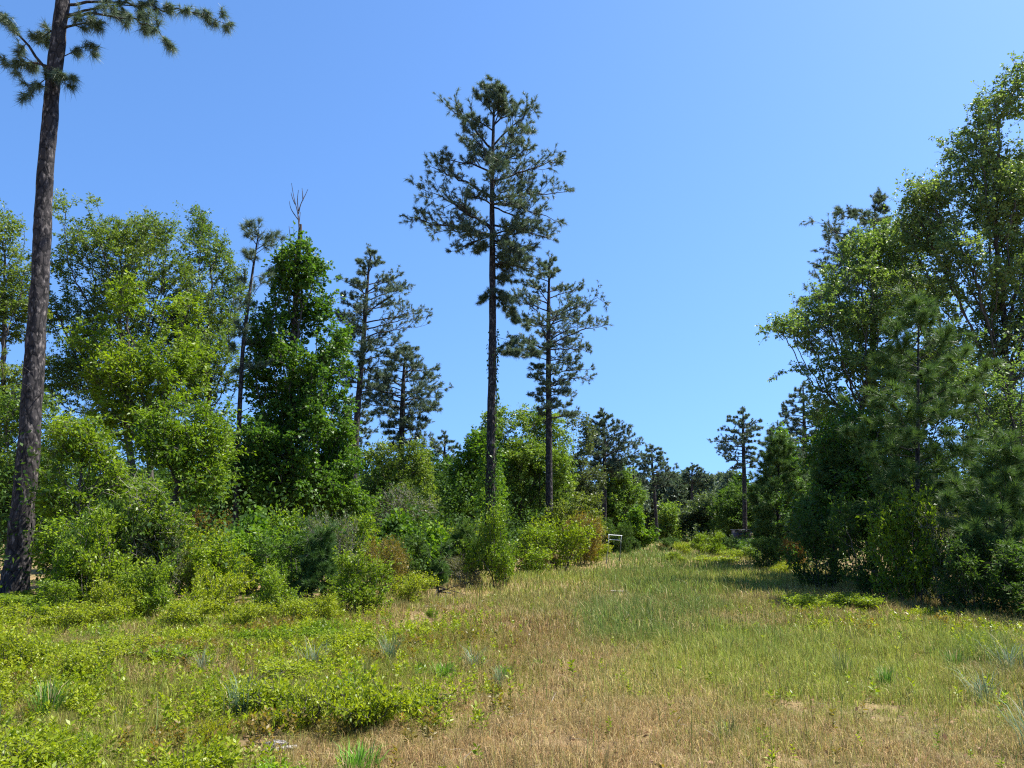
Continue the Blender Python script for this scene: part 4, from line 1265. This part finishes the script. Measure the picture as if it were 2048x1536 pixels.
def blades(x, y, h, w, col, rg, lean=.35):
    """Bent grass blades: a quad and a tip triangle each."""
    n = len(x)
    b = np.stack([x, y, H(x, y) - .01], -1)
    az = rg.uniform(0, 2 * np.pi, n)
    ln = np.abs(rg.normal(0, 1, n)) * lean + .05
    dv = np.stack([np.cos(az), np.sin(az), np.zeros(n)], -1)
    fa = rg.uniform(0, 2 * np.pi, n)
    sd = np.stack([np.cos(fa), np.sin(fa), np.zeros(n)], -1) * (w / 2)[:, None]
    up = np.array([0, 0, 1.0])
    mid = b + up * (h * .55)[:, None] + dv * (h * ln * .35)[:, None]
    tip = b + up * (h * np.maximum(.15, 1 - .5 * ln))[:, None] + dv * (h * ln * 1.1)[:, None]
    V = np.stack([b - sd, b + sd, mid + sd * .75, mid - sd * .75, tip], 1).reshape(-1, 3)
    o = np.arange(n)[:, None] * 5
    Q = o + np.array([[0, 1, 2, 3]])
    T = o + np.array([[3, 2, 4]])
    return V, [Q, T], np.repeat(np.concatenate([col, np.ones((n, 1))], -1), 5, 0)


def field_points(n, d0, d1, rg, spread=.78):
    """Random ground points of the field with the given depth range."""
    y = np.sqrt(rg.uniform(d0 ** 2, d1 ** 2, n))
    x = rg.uniform(-1, 1, n) * (y * spread + .8)
    return x, y


grg = np.random.default_rng(99)
GVs, GFs, GCs, goff = [], [[], []], [], 0
for d0, d1, n, hm, wd in [(3.6, 8, 170000, .13, .0042), (8, 13, 190000, .18, .0060), (13, 20, 170000, .21, .010), (20, 34, 140000, .23, .016), (34, 60, 90000, .23, .030), (60, 110, 60000, .26, .06)]:
    x, y = field_points(n, d0, d1, grg)
    P = np.stack([x, y], -1)
    clump = fbm(P / .35, 15)
    keep = (x > XL(y) - 2.0) & (x < XR(y) + 3) & (clump > .24 + .10 * grg.uniform(-1, 1, n))
    bare = blobs(x, y, [(1225, 1126, 40, 12, .9), (870, 1222, 110, 14, 1), (1185, 1208, 40, 7, 1), (1238, 1180, 26, 6, 1), (1342, 1222, 26, 6, .9), (570, 1478, 70, 22, 1), (960, 1290, 30, 8, .6), (250, 1478, 60, 14, .6), (920, 1380, 26, 10, .7), (480, 1330, 60, 8, .6)])
    keep &= grg.uniform(0, 1, n) > bare * 1.1
    x, y, clump = x[keep], y[keep], clump[keep]
    col, pick = blade_colour(x, y, grg)
    gb = blobs(x, y, GREEN)
    rb = blobs(x, y, HEATH)
    h = hm * grg.uniform(.4, 1.3, len(x)) * (.2 + 1.6 * clump) * (1 + .8 * gb) * (1 - .25 * rb)
    wv = wd * grg.uniform(.7, 1.3, len(x))
    lay = np.where(col[:, 0] > col[:, 1] * 1.15, .75, .38)
    V, (Q, T), cc = blades(x, y, h, wv, col, grg, lean=lay)
    GVs.append(V); GFs[0].append(Q + goff); GFs[1].append(T + goff); GCs.append(cc)
    goff += len(V)
gr = link("grass", mesh_np("grass", np.concatenate(GVs), [np.concatenate(GFs[0]), np.concatenate(GFs[1])], M["grass"], {"tint": ("FLOAT_COLOR", "POINT", np.concatenate(GCs))}))
tag(gr, "mixed brown, tan and green grass of the open field", "grass", kind="stuff")

# tall thin seed stalks standing above the grass
n = 15000
x, y = field_points(n, 4.5, 36, grg)
w_ = np.maximum(blobs(x, y, GREEN), .7 * blobs(x, y, YG)) + .12
keep = (x > XL(y)) & (x < XR(y)) & (grg.uniform(0, 1, n) < w_)
x, y = x[keep], y[keep]
h = grg.uniform(.28, .6, len(x))
col = np.where(grg.uniform(0, 1, (len(x), 1)) < .45, C["stem"] * 1.3, C["green"] * .9) * grg.uniform(.7, 1.3, (len(x), 1))
V, Fs, cc = blades(x, y, h, .0025 + y * .00045, col, grg, lean=.25)
st = link("grass", mesh_np("grass_stalks", V, Fs, M["grass"], {"tint": ("FLOAT_COLOR", "POINT", cc)}))
tag(st, "tall thin seed stalks standing above the field grass", "grass", kind="stuff")

# fallen leaves, straw and twigs on the ground
n = 26000
x, y = field_points(n, 3.8, 22, grg)
keep = (x > XL(y) - 1) & (x < XR(y) + 2)
x, y = x[keep], y[keep]
P0 = np.stack([x, y, H(x, y) + grg.uniform(.005, .05, len(x))], -1)
ax = np.stack([grg.normal(0, 1, len(x)), grg.normal(0, 1, len(x)), grg.normal(0, .25, len(x))], -1)
tw_ = grg.uniform(0, 1, len(x)) < .35
LV, LF = leaves(P0, ax, np.where(tw_, grg.uniform(.06, .20, len(x)), .06), grg, up=.6, wid=np.where(tw_, .035, .45))
c_ = np.where(tw_[:, None], [.22, .18, .13], [.24, .14, .07]) * grg.uniform(.5, 1.4, (len(x), 1))
li = link("litter", mesh_np("litter", LV, LF, M["grass"], {"tint": ("FLOAT_COLOR", "POINT", np.repeat(np.concatenate([c_, np.ones((len(x), 1))], -1), 4, 0))}))
tag(li, "fallen dry leaves, straw and twigs strewn over the field", "litter", kind="stuff")

# ---- leafy ground cover
n = 80000
x, y = field_points(n, 3.8, 20, grg)
wgt = blobs(x, y, LEAFY)
px_, py_ = PX(x, y)
left = (px_ < 1000)
wgt = np.maximum(wgt, np.where(left, .05, .012))
keep = (grg.uniform(0, 1, n) < wgt * np.clip((fbm(np.stack([x, y], -1) / .55, 71) - .345) * 6, 0.03, 1.1)) & (x < XR(y))
x, y = x[keep], y[keep]
ns, K = len(x), 15
hh = grg.uniform(.10, .26, ns) * (.6 + .7 * vnoise(np.stack([x, y], -1) / .6, 73))
b0 = np.stack([x, y, H(x, y)], -1)
sv = unit(np.stack([grg.normal(0, .3, ns), grg.normal(0, .3, ns), np.ones(ns)], -1))
u = (np.arange(K)[None, :] + grg.uniform(0, 1, (ns, K))) / K
u = .25 + .75 * u
pos = b0[:, None, :] + sv[:, None, :] * (hh[:, None] * u)[:, :, None]
az = np.arange(K)[None, :] * 2.4 + grg.uniform(0, 6.28, (ns, 1)) + grg.normal(0, .3, (ns, K))
ax = np.stack([np.cos(az), np.sin(az), .25 + .9 * u ** 2 + grg.normal(0, .2, (ns, K))], -1)
LV, LF = leaves(pos.reshape(-1, 3), ax.reshape(-1, 3), np.repeat(.047 * grg.uniform(.6, 1.4, ns), K), grg, wid=.40, up=.45)
sprig = np.repeat(.55 * grg.uniform(0, 1, ns) + .45 * vnoise(np.stack([x, y], -1) / .5, 75), K)
rnd = np.clip(.55 * sprig + .25 * grg.uniform(0, 1, ns * K) + .25 * u.ravel(), 0, 1)
SV, SF = frustums(b0 - [0, 0, .02], b0 + sv * hh[:, None], np.full(ns, .0022), np.full(ns, .0012), 3)
V, F = merge([(LV, LF), (SV, SF)])
mi = np.zeros(len(F), np.int32)
kind_ = vnoise(np.stack([x, y], -1) / .8, 79) + grg.normal(0, .08, ns)
sk_ = np.where(kind_ > .74, 1, np.where(kind_ < .24, 2, 0))
mi[:ns * K] = np.repeat(sk_, K)
mi[ns * K:] = 2
gc = link("ground_cover", mesh_np("ground_cover", V, F, M["bright"], {"rnd": ("FLOAT", "FACE", np.concatenate([rnd, np.full(len(SF), .25)]))}))
for k_ in ("red", "bay"):
    gc.data.materials.append(M[k_])
gc.data.polygons.foreach_set("material_index", mi)
tag(gc, "bright yellow-green leafy sprigs carpeting the field", "ground cover", kind="stuff")

# ---- undergrowth filling the insides of both thickets
def mass(n, test, hfun, d0, d1, leaf, rg, spread=.95):
    y = np.sqrt(rg.uniform(d0 ** 2, d1 ** 2, n))
    x = rg.uniform(-1, 1, n) * (y * spread)
    k = test(x, y)
    x, y = x[k], y[k]
    z = H(x, y) + hfun(x, y) * rg.uniform(0, 1, len(x)) ** .8
    P = np.stack([x, y, z], -1)
    k = vnoise(P / np.array([1.1, 1.1, .7]), 91) > .47
    P = P[k]
    m = 5
    Pp = np.repeat(P, m, 0) + rg.normal(0, .16, (len(P) * m, 3))
    L = leaf * np.repeat(1 + P[:, 1] / 40, m)
    ax = unit(rg.normal(0, 1, (len(Pp), 3)))
    rnd = np.clip(.5 * rg.uniform(0, 1, len(Pp)) + .5 * vnoise(Pp / 1.3, 93), 0, 1)
    LV, LF = leaves(Pp, ax, L, rg, wid=.55, up=.5)
    return LV, LF, rnd


mrg = np.random.default_rng(123)
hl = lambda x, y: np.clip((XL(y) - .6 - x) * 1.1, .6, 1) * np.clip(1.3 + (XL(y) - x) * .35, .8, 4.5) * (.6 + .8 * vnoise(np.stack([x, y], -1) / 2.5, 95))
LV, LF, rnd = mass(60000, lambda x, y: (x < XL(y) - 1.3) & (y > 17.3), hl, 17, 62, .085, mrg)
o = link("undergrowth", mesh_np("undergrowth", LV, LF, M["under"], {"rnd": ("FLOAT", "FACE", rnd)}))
tag(o, "tangled dark green undergrowth inside the left thicket", "undergrowth", kind="stuff")
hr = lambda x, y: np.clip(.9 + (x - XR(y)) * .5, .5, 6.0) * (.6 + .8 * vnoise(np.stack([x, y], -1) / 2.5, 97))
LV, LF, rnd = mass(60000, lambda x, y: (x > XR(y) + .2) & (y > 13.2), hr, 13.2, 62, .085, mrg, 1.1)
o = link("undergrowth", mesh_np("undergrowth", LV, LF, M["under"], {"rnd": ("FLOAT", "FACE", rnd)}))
tag(o, "shaded undergrowth inside the right forest", "undergrowth", kind="stuff")

# ---- woods that read as one mass
def woods(label, spots, rg, mat="needle"):
    wood, nv, nf, off, rn = [], [], [], 0, []
    P, D, S = [], [], []
    for x, y, hgt, cw, pine in spots:
        z0 = float(H(x, y))
        wood.append(frustums([[x, y, z0]], [[x + rg.normal(0, .2), y, z0 + hgt * .95]], [.16 + hgt * .006], [.03], 6))
        k = int(150 if pine else 190)
        t = rg.uniform(0, 1, k) ** .8
        lo = .42 if pine else .12
        zz = z0 + hgt * (lo + (1 - lo) * t)
        rad = cw * np.sqrt(np.clip(1 - (t if pine else np.abs(t * 1.6 - .55)) ** 2, .05, 1)) * rg.uniform(.25, 1, k)
        a = rg.uniform(0, 6.28, k)
        lump = .65 + .7 * vnoise(np.stack([np.cos(a) * 2 + x, np.sin(a) * 2, zz / 1.5], -1), 5)
        rad = rad * lump
        P.append(np.stack([x + rad * np.cos(a), y + rad * np.sin(a), zz], -1))
        D.append(np.stack([np.cos(a) * .7, np.sin(a) * .7, np.full(k, .8)], -1))
    P, D = np.concatenate(P), np.concatenate(D)
    sc = np.clip(P[:, 1] / 150, .35, 1.4)
    V, F = [], []
    K = 12
    d_ = unit(np.repeat(D, K, 0) + rg.normal(0, .8, (len(P) * K, 3)))
    L = np.repeat(sc, K) * .95 * rg.uniform(.6, 1.2, len(P) * K)
    b = np.repeat(P, K, 0) + rg.normal(0, .3, (len(P) * K, 3))
    LV, LF = leaves(b, d_, L, rg, wid=.34, up=.4)
    rnd = np.clip(.5 * np.repeat(rg.uniform(0, 1, len(P)), K) + .5 * rg.uniform(0, 1, len(P) * K), 0, 1)
    WV, WF = merge(wood)
    o = link("woods", mesh_np("woods", np.concatenate([LV, WV]), [LF, WF + len(LV)], M[mat], {"rnd": ("FLOAT", "FACE", np.concatenate([rnd, np.full(len(WF), .1)]))}))
    o.data.materials.append(M["greybark"])
    mi = np.zeros(len(LF) + len(WF), np.int32)
    mi[len(LF):] = 1
    o.data.polygons.foreach_set("material_index", mi)
    tag(o, label, "woods", kind="stuff")


wrg = np.random.default_rng(321)
spots = []
for _ in range(210):
    y = wrg.uniform(150, 205)
    spots.append((wrg.uniform(-40, 130), y, wrg.uniform(11.5, 14.2), wrg.uniform(2.2, 3.4), wrg.uniform() < .75))
woods("far dark pine woods closing the gap at the end of the field", spots, wrg)
spots = []
for _ in range(95):
    y = wrg.uniform(48, 100)
    x = XL(y) - wrg.uniform(5, 60)
    spots.append((float(x), y, wrg.uniform(6, 9.5) * (1 if y > 60 else .75), wrg.uniform(1.8, 3.2), False))
woods("dense woods behind the left thicket", spots, wrg, "under")
spots = []
for _ in range(60):
    y = wrg.uniform(44, 120)
    x = XR(min(y, 95)) + wrg.uniform(6, 50)
    spots.append((float(x), y, wrg.uniform(7, 11), wrg.uniform(1.8, 3.2), wrg.uniform() < .4))
woods("dense woods behind the right forest edge", spots, wrg, "under")

# =================================================================== OBJECTS IN THE FIELD
# ---- blade tufts
def tuft_proto(seed, n, h, col, w=.008, lean=.5):
    rg = np.random.default_rng(seed)
    a, r = rg.uniform(0, 6.28, n), .13 * rg.uniform(0, 1, n) ** 1.3
    x, y = r * np.cos(a), r * np.sin(a)
    hh = h * rg.uniform(.55, 1.1, n)
    b = np.stack([x, y, np.full(n, -.02)], -1)
    az = a + rg.normal(0, .5, n)
    ln = np.abs(rg.normal(lean, .25, n))
    dv = np.stack([np.cos(az), np.sin(az), np.zeros(n)], -1)
    sd = np.stack([-np.sin(az), np.cos(az), np.zeros(n)], -1) * w / 2
    up = np.array([0, 0, 1.0])
    rows = []
    for t, k in ((0, 1), (.35, 1), (.7, .75)):
        c = b + up * (hh * (t - .3 * ln * t * t))[:, None] + dv * (hh * ln * t * t * .9)[:, None]
        rows += [c - sd * k, c + sd * k]
    rows.append(b + up * (hh * (1 - .42 * ln))[:, None] + dv * (hh * ln * .95)[:, None])
    V = np.stack(rows, 1).reshape(-1, 3)
    o = np.arange(n)[:, None] * 7
    Q = np.concatenate([o + np.array([[0, 1, 3, 2]]), o + np.array([[2, 3, 5, 4]])])
    T = o + np.array([[4, 5, 6]])
    c = np.clip(np.array(col) * rg.uniform(.7, 1.35, (n, 1)), 0, 1)
    dead = rg.uniform(0, 1, n) < .12
    c[dead] = C["straw"] * .8
    return mesh_np("blade_tuft", V, [Q, T], M["grass"], {"tint": ("FLOAT_COLOR", "POINT", np.repeat(np.concatenate([c, np.ones((n, 1))], -1), 7, 0))})


TU = {"blue": tuft_proto(1, 80, .42, (.085, .145, .075), .005, .5), "grey": tuft_proto(2, 60, .40, (.13, .18, .11), .005, .7), "green": tuft_proto(3, 110, .34, (.09, .20, .025), .008, .3),
      "lime": tuft_proto(4, 150, .20, (.12, .26, .02), .008, .45), "dark": tuft_proto(5, 60, .38, (.13, .16, .045), .005, .3)}
for k, px, py, s, lab in [
    ("green", 140, 1405, 1.25, "tall upright green blade tuft beside the rich green shrubs"), ("blue", 505, 1425, 1.3, "bluish blade tuft rising from the bright leafy clump"),
    ("grey", 640, 1330, 1.3, "pale grey blade tuft between the yellow-green clump and the brown strips"), ("grey", 425, 1330, .9, "small grey blade tuft in front of the mid-height shrub with paler tips"),
    ("blue", 785, 1320, 1.2, "bluish arching blade tuft in the middle of the yellow heath patch"), ("dark", 740, 1355, .8, "short dark blade tuft behind the brightest leafy clump"),
    ("grey", 950, 1330, 1.0, "pale arching blade tuft at the right of the yellow heath patch"), ("blue", 1000, 1362, .7, "small bluish blade tuft at the edge of the brown grass"),
    ("lime", 735, 1530, 1.2, "vivid lime green grass tuft at the bottom border"), ("lime", 1075, 1325, .8, "yellowish grass tuft in the reddish grass"),
    ("blue", 2030, 1480, 1.5, "blue-green blade tuft at the right border of the foreground"), ("grey", 1985, 1320, 1.5, "silvery blade tuft below the shaded young pine"),
    ("green", 1880, 1315, 1.0, "green blade tuft left of the silvery tuft"), ("dark", 1435, 1470, .8, "dark upright tuft alone in the tan grass"),
    ("dark", 1660, 1340, 1.3, "tall thin stalked tuft in the yellow-green grass"), ("grey", 1930, 1370, 1.2, "greyish tuft in the grass below the green blade tuft"),
    ("blue", 30, 1440, .9, "bluish tuft half hidden under the clump at the left border"), ("green", 1745, 1350, .9, "loose green tuft right of the tall thin stalked tuft"),
    ("lime", 1010, 1345, .9, "low yellow-green tuft beside the pale arching tuft"), ("lime", 890, 1345, 1.1, "dense yellow-green tuft between the bluish and the pale arching tufts"),
]:
    dd = GPX / (py - HORIZON)
    x = XW(px, dd)
    o = link("grass_tuft", TU[k])
    o.location = (x, dd, float(H(x, dd)))
    o.rotation_euler = (0, 0, random.uniform(0, 6.28))
    o.scale = (s, s, s)
    tag(o, lab, "grass tuft", "grass tufts of the field")

# ---- pale dead wood and bleached sticks
def stick(name, label, cat, px, py, length, r, rotz, seed, mat="paletwig", lumps=3):
    rg = np.random.default_rng(seed)
    dd = GPX / (py - HORIZON)
    x = XW(px, dd)
    base = np.array([x, dd, float(H(x, dd))])
    parts = []
    for k in range(lumps):
        a = rotz + rg.normal(0, .35)
        L = length * rg.uniform(.5, 1)
        t = np.linspace(-.5, .5, 7)[:, None]
        P = base + t * L * np.array([math.cos(a), math.sin(a), 0]) + rg.normal(0, .03 * length, (7, 3)) * [1, 1, .5] + np.array([rg.normal(0, .1 * length), rg.normal(0, .1 * length), r * .9 + k * r * .5])
        R = r * (1 - .55 * np.abs(t[:, 0] * 2) ** 2) * rg.uniform(.7, 1.1)
        P, R = resample(P, R, length / 16)
        V, F = tube(P, R, 9, .35, int(rg.integers(1e5)))
        # close both ends
        parts.append((V, F))
    V, F = merge(parts)
    o = link(name, mesh_np(name, V - base, F, M[mat], smooth=True))
    o.location = base
    return tag(o, label, cat)


M["deadpale"] = bark_mat("weathered_wood", (.05, .045, .04), (.27, .25, .23), (.40, .38, .35), 14, 30, .5, .8)
stick("dead_wood", "pale grey weathered chunk of dead wood lying in the left foreground", "dead wood", 580, 1482, .30, .032, .5, 1, lumps=3, mat="deadpale")
stick("fallen_branch", "bleached sticks on the bare strip at the corner of the thicket", "branch", 860, 1208, .9, .015, .2, 2, lumps=4)
stick("fallen_branch", "pale sticks on a bare spot left of the tall green grass", "branch", 1180, 1206, .8, .025, .1, 3)
stick("fallen_branch", "grey branch pile at the left of the track, below the bronze bush", "branch", 1235, 1180, 1.0, .03, .5, 4)
stick("fallen_branch", "whitish stick in the middle of the green track grass", "branch", 1345, 1222, .5, .02, .2, 5)
stick("fallen_branch", "bare pale branch lying at the foot of the young pine by the track", "branch", 1540, 1128, 1.3, .03, -.4, 6, lumps=2)

# ---- white pipe frame on two thin stakes
d = 42.0
M["whitepipe"] = plain_mat("white_pipe", (.60, .63, .63), .45, .06)
M["stake"] = plain_mat("green_stake", (.055, .075, .055), .6, .25)
M["galv"] = plain_mat("grey_stake", (.22, .25, .23), .5, .2)
def pf(x, y, do=0.0): return W(x, y, d + do)
TL, TR, BL, BR = pf(1217.5, 1069.5), pf(1243, 1071.5, .25), pf(1217, 1079), pf(1241.5, 1080.5, .25)
gl, gr_ = pf(1212, 1120), pf(1238.5, 1124, .25)
gl[2], gr_[2] = float(H(gl[0], gl[1])) - .1, float(H(gr_[0], gr_[1])) - .1
base = (gl + gr_) / 2
base[2] = float(H(base[0], base[1]))
t = thing("pipe_frame", base, "white rectangular pipe frame standing on two thin stakes beside the grass track", "frame")
def pipe(nm, a, b, r, mat):
    P, R = resample(np.array([a, (a + b) / 2, b]), [r] * 3, .08)
    V, F = tube(P, R, 10)
    n0 = len(V)
    F2 = [F]
    capA, capB = np.arange(9, -1, -1)[None, :], (np.arange(10) + n0 - 10)[None, :]
    link(nm, mesh_np(nm, V - base, [F, np.concatenate([capA, capB])], M[mat], smooth=False), t)
ex = np.array([.035, 0, 0])
pipe("rail", TL - ex, TR + ex, .020, "whitepipe")
pipe("rail", BL, BR, .018, "whitepipe")
pipe("upright", TL + [0, -.004, .03], BL - [0, .004, .05], .022, "whitepipe")
pipe("upright", TR + [0, -.004, .03], BR - [0, .004, .06], .022, "whitepipe")
pipe("stake", BL - [0, 0, .05], gl, .032, "galv")
pipe("stake", BR - [0, 0, .06], gr_, .032, "stake")

# ---- dark cabin
def box(V, F, c, s):
    o = sum(len(v) for v in V)
    c, s = np.array(c, float), np.array(s, float) / 2
    sg = np.array([[-1, -1, -1], [1, -1, -1], [1, 1, -1], [-1, 1, -1], [-1, -1, 1], [1, -1, 1], [1, 1, 1], [-1, 1, 1]])
    V.append(c + sg * s)
    F.append(np.array([[0, 3, 2, 1], [4, 5, 6, 7], [0, 1, 5, 4], [1, 2, 6, 5], [2, 3, 7, 6], [3, 0, 4, 7]]) + o)
M["cabin"] = plain_mat("dark_panel", (.040, .042, .058), .8, .25, 5)
M["cabinroof"] = plain_mat("weathered_roof", (.11, .12, .12), .7, .2, 6)
M["cabindark"] = plain_mat("window_dark", (.008, .009, .011), .25, .1)
d = 80.0
cx = XW(1482, d)
base = np.array([cx, d, float(H(cx, d))])
t = thing("hunting_cabin", base, "small dark box cabin with flat overhanging roof half hidden behind the sunlit bushes", "cabin")
V, F = [], []
top = W(1482, 1058.5, d)[2] - base[2]
w, dp = 1.55, 1.5
floor = .35
wh = top - .12 - floor
wz = floor + wh * .66
box(V, F, (0, -dp / 2, floor + wh * .25), (w, .05, wh * .5))
box(V, F, (0, -dp / 2, floor + wh * .93), (w, .05, wh * .14))
for sx in (-1, 1):
    box(V, F, (sx * (w / 2 - .16), -dp / 2, floor + wh * .68), (.32, .05, wh * .36))
    box(V, F, (sx * (w / 2 - .025), .025, floor + wh / 2), (.05, dp - .0, wh))
box(V, F, (0, dp / 2 + .03, floor + wh / 2), (w, .05, wh))
box(V, F, (0, .025, floor + .03), (w - .1, dp - .05, .06))
link("wall", mesh_np("wall", np.concatenate(V), np.concatenate(F), M["cabin"]), t)
V, F = [], []
box(V, F, (0, 0, top - .05), (w + .14, dp + .3, .08))
link("roof", mesh_np("roof", np.concatenate(V), np.concatenate(F), M["cabinroof"]), t)
V, F = [], []
box(V, F, (0, -dp / 2 + .012, floor + wh * .68), (w - .64, .012, wh * .36))
link("window", mesh_np("window", np.concatenate(V), np.concatenate(F), M["cabindark"]), t)
for sx in (-1, 1):
    for sy in (-1, 1):
        V, F = [], []
        box(V, F, (sx * (w / 2 - .08), sy * (dp / 2 - .1), floor / 2 - .03), (.1, .1, floor + .05))
        link("leg", mesh_np("leg", np.concatenate(V), np.concatenate(F), M["cabin"]), t)

# =================================================================== LIGHT
SUN_EL, SUN_AZ = math.radians(60), math.radians(76)     # azimuth to the right of the view direction (+Y)
sd = Vector((math.sin(SUN_AZ) * math.cos(SUN_EL), math.cos(SUN_AZ) * math.cos(SUN_EL), math.sin(SUN_EL)))
sl = bpy.data.lights.new("sun", "SUN")
sl.energy = 5.0
sl.angle = math.radians(.53)
sl.color = (1.0, .955, .88)
so = bpy.data.objects.new("sun", sl)
so.rotation_euler = sd.to_track_quat("Z", "Y").to_euler()
COL.objects.link(so)

world = bpy.data.worlds.new("World")
scene.world = world
world.use_nodes = True
nt = world.node_tree
nt.nodes.clear()
sky = nt.nodes.new("ShaderNodeTexSky")
sky.sky_type = "NISHITA"
sky.sun_disc = False
sky.sun_elevation = SUN_EL
sky.sun_rotation = SUN_AZ
sky.air_density = 0.8
sky.dust_density = 0.5
sky.ozone_density = 5.0
# softer brightening toward the horizon, and a deeper blue
tc_ = nt.nodes.new("ShaderNodeTexCoord")
mp_ = nt.nodes.new("ShaderNodeMapping")
mp_.inputs["Location"].default_value = (0, 0, .22)
mp_.inputs["Scale"].default_value = (1, 1, .68)
nm_ = nt.nodes.new("ShaderNodeVectorMath")
nm_.operation = "NORMALIZE"
hs_ = nt.nodes.new("ShaderNodeHueSaturation")
hs_.inputs["Saturation"].default_value = 1.12
nt.links.new(tc_.outputs["Generated"], mp_.inputs[0])
nt.links.new(mp_.outputs[0], nm_.inputs[0])
nt.links.new(nm_.outputs[0], sky.inputs[0])
nt.links.new(sky.outputs[0], hs_.inputs["Color"])
bg = nt.nodes.new("ShaderNodeBackground")
bg.inputs["Strength"].default_value = 0.118
wo = nt.nodes.new("ShaderNodeOutputWorld")
nt.links.new(hs_.outputs[0], bg.inputs[0])
nt.links.new(bg.outputs[0], wo.inputs[0])

vs = scene.view_settings
scene.display_settings.display_device = "sRGB"
vs.view_transform = "Standard"
vs.look = "None"
vs.exposure = 1.4
vs.gamma = 1.0
cy = scene.cycles
cy.max_bounces = 9
cy.diffuse_bounces = 5
cy.glossy_bounces = 2
cy.transmission_bounces = 6
cy.transparent_max_bounces = 4
cy.volume_bounces = 0
cy.use_denoising = False
cy.filter_width = 1.2
cy.sample_clamp_indirect = 4.0
cy.denoiser = "OPENIMAGEDENOISE"
cy.denoising_input_passes = "RGB_ALBEDO_NORMAL"
cy.denoising_prefilter = "ACCURATE"
scene.render.use_persistent_data = False
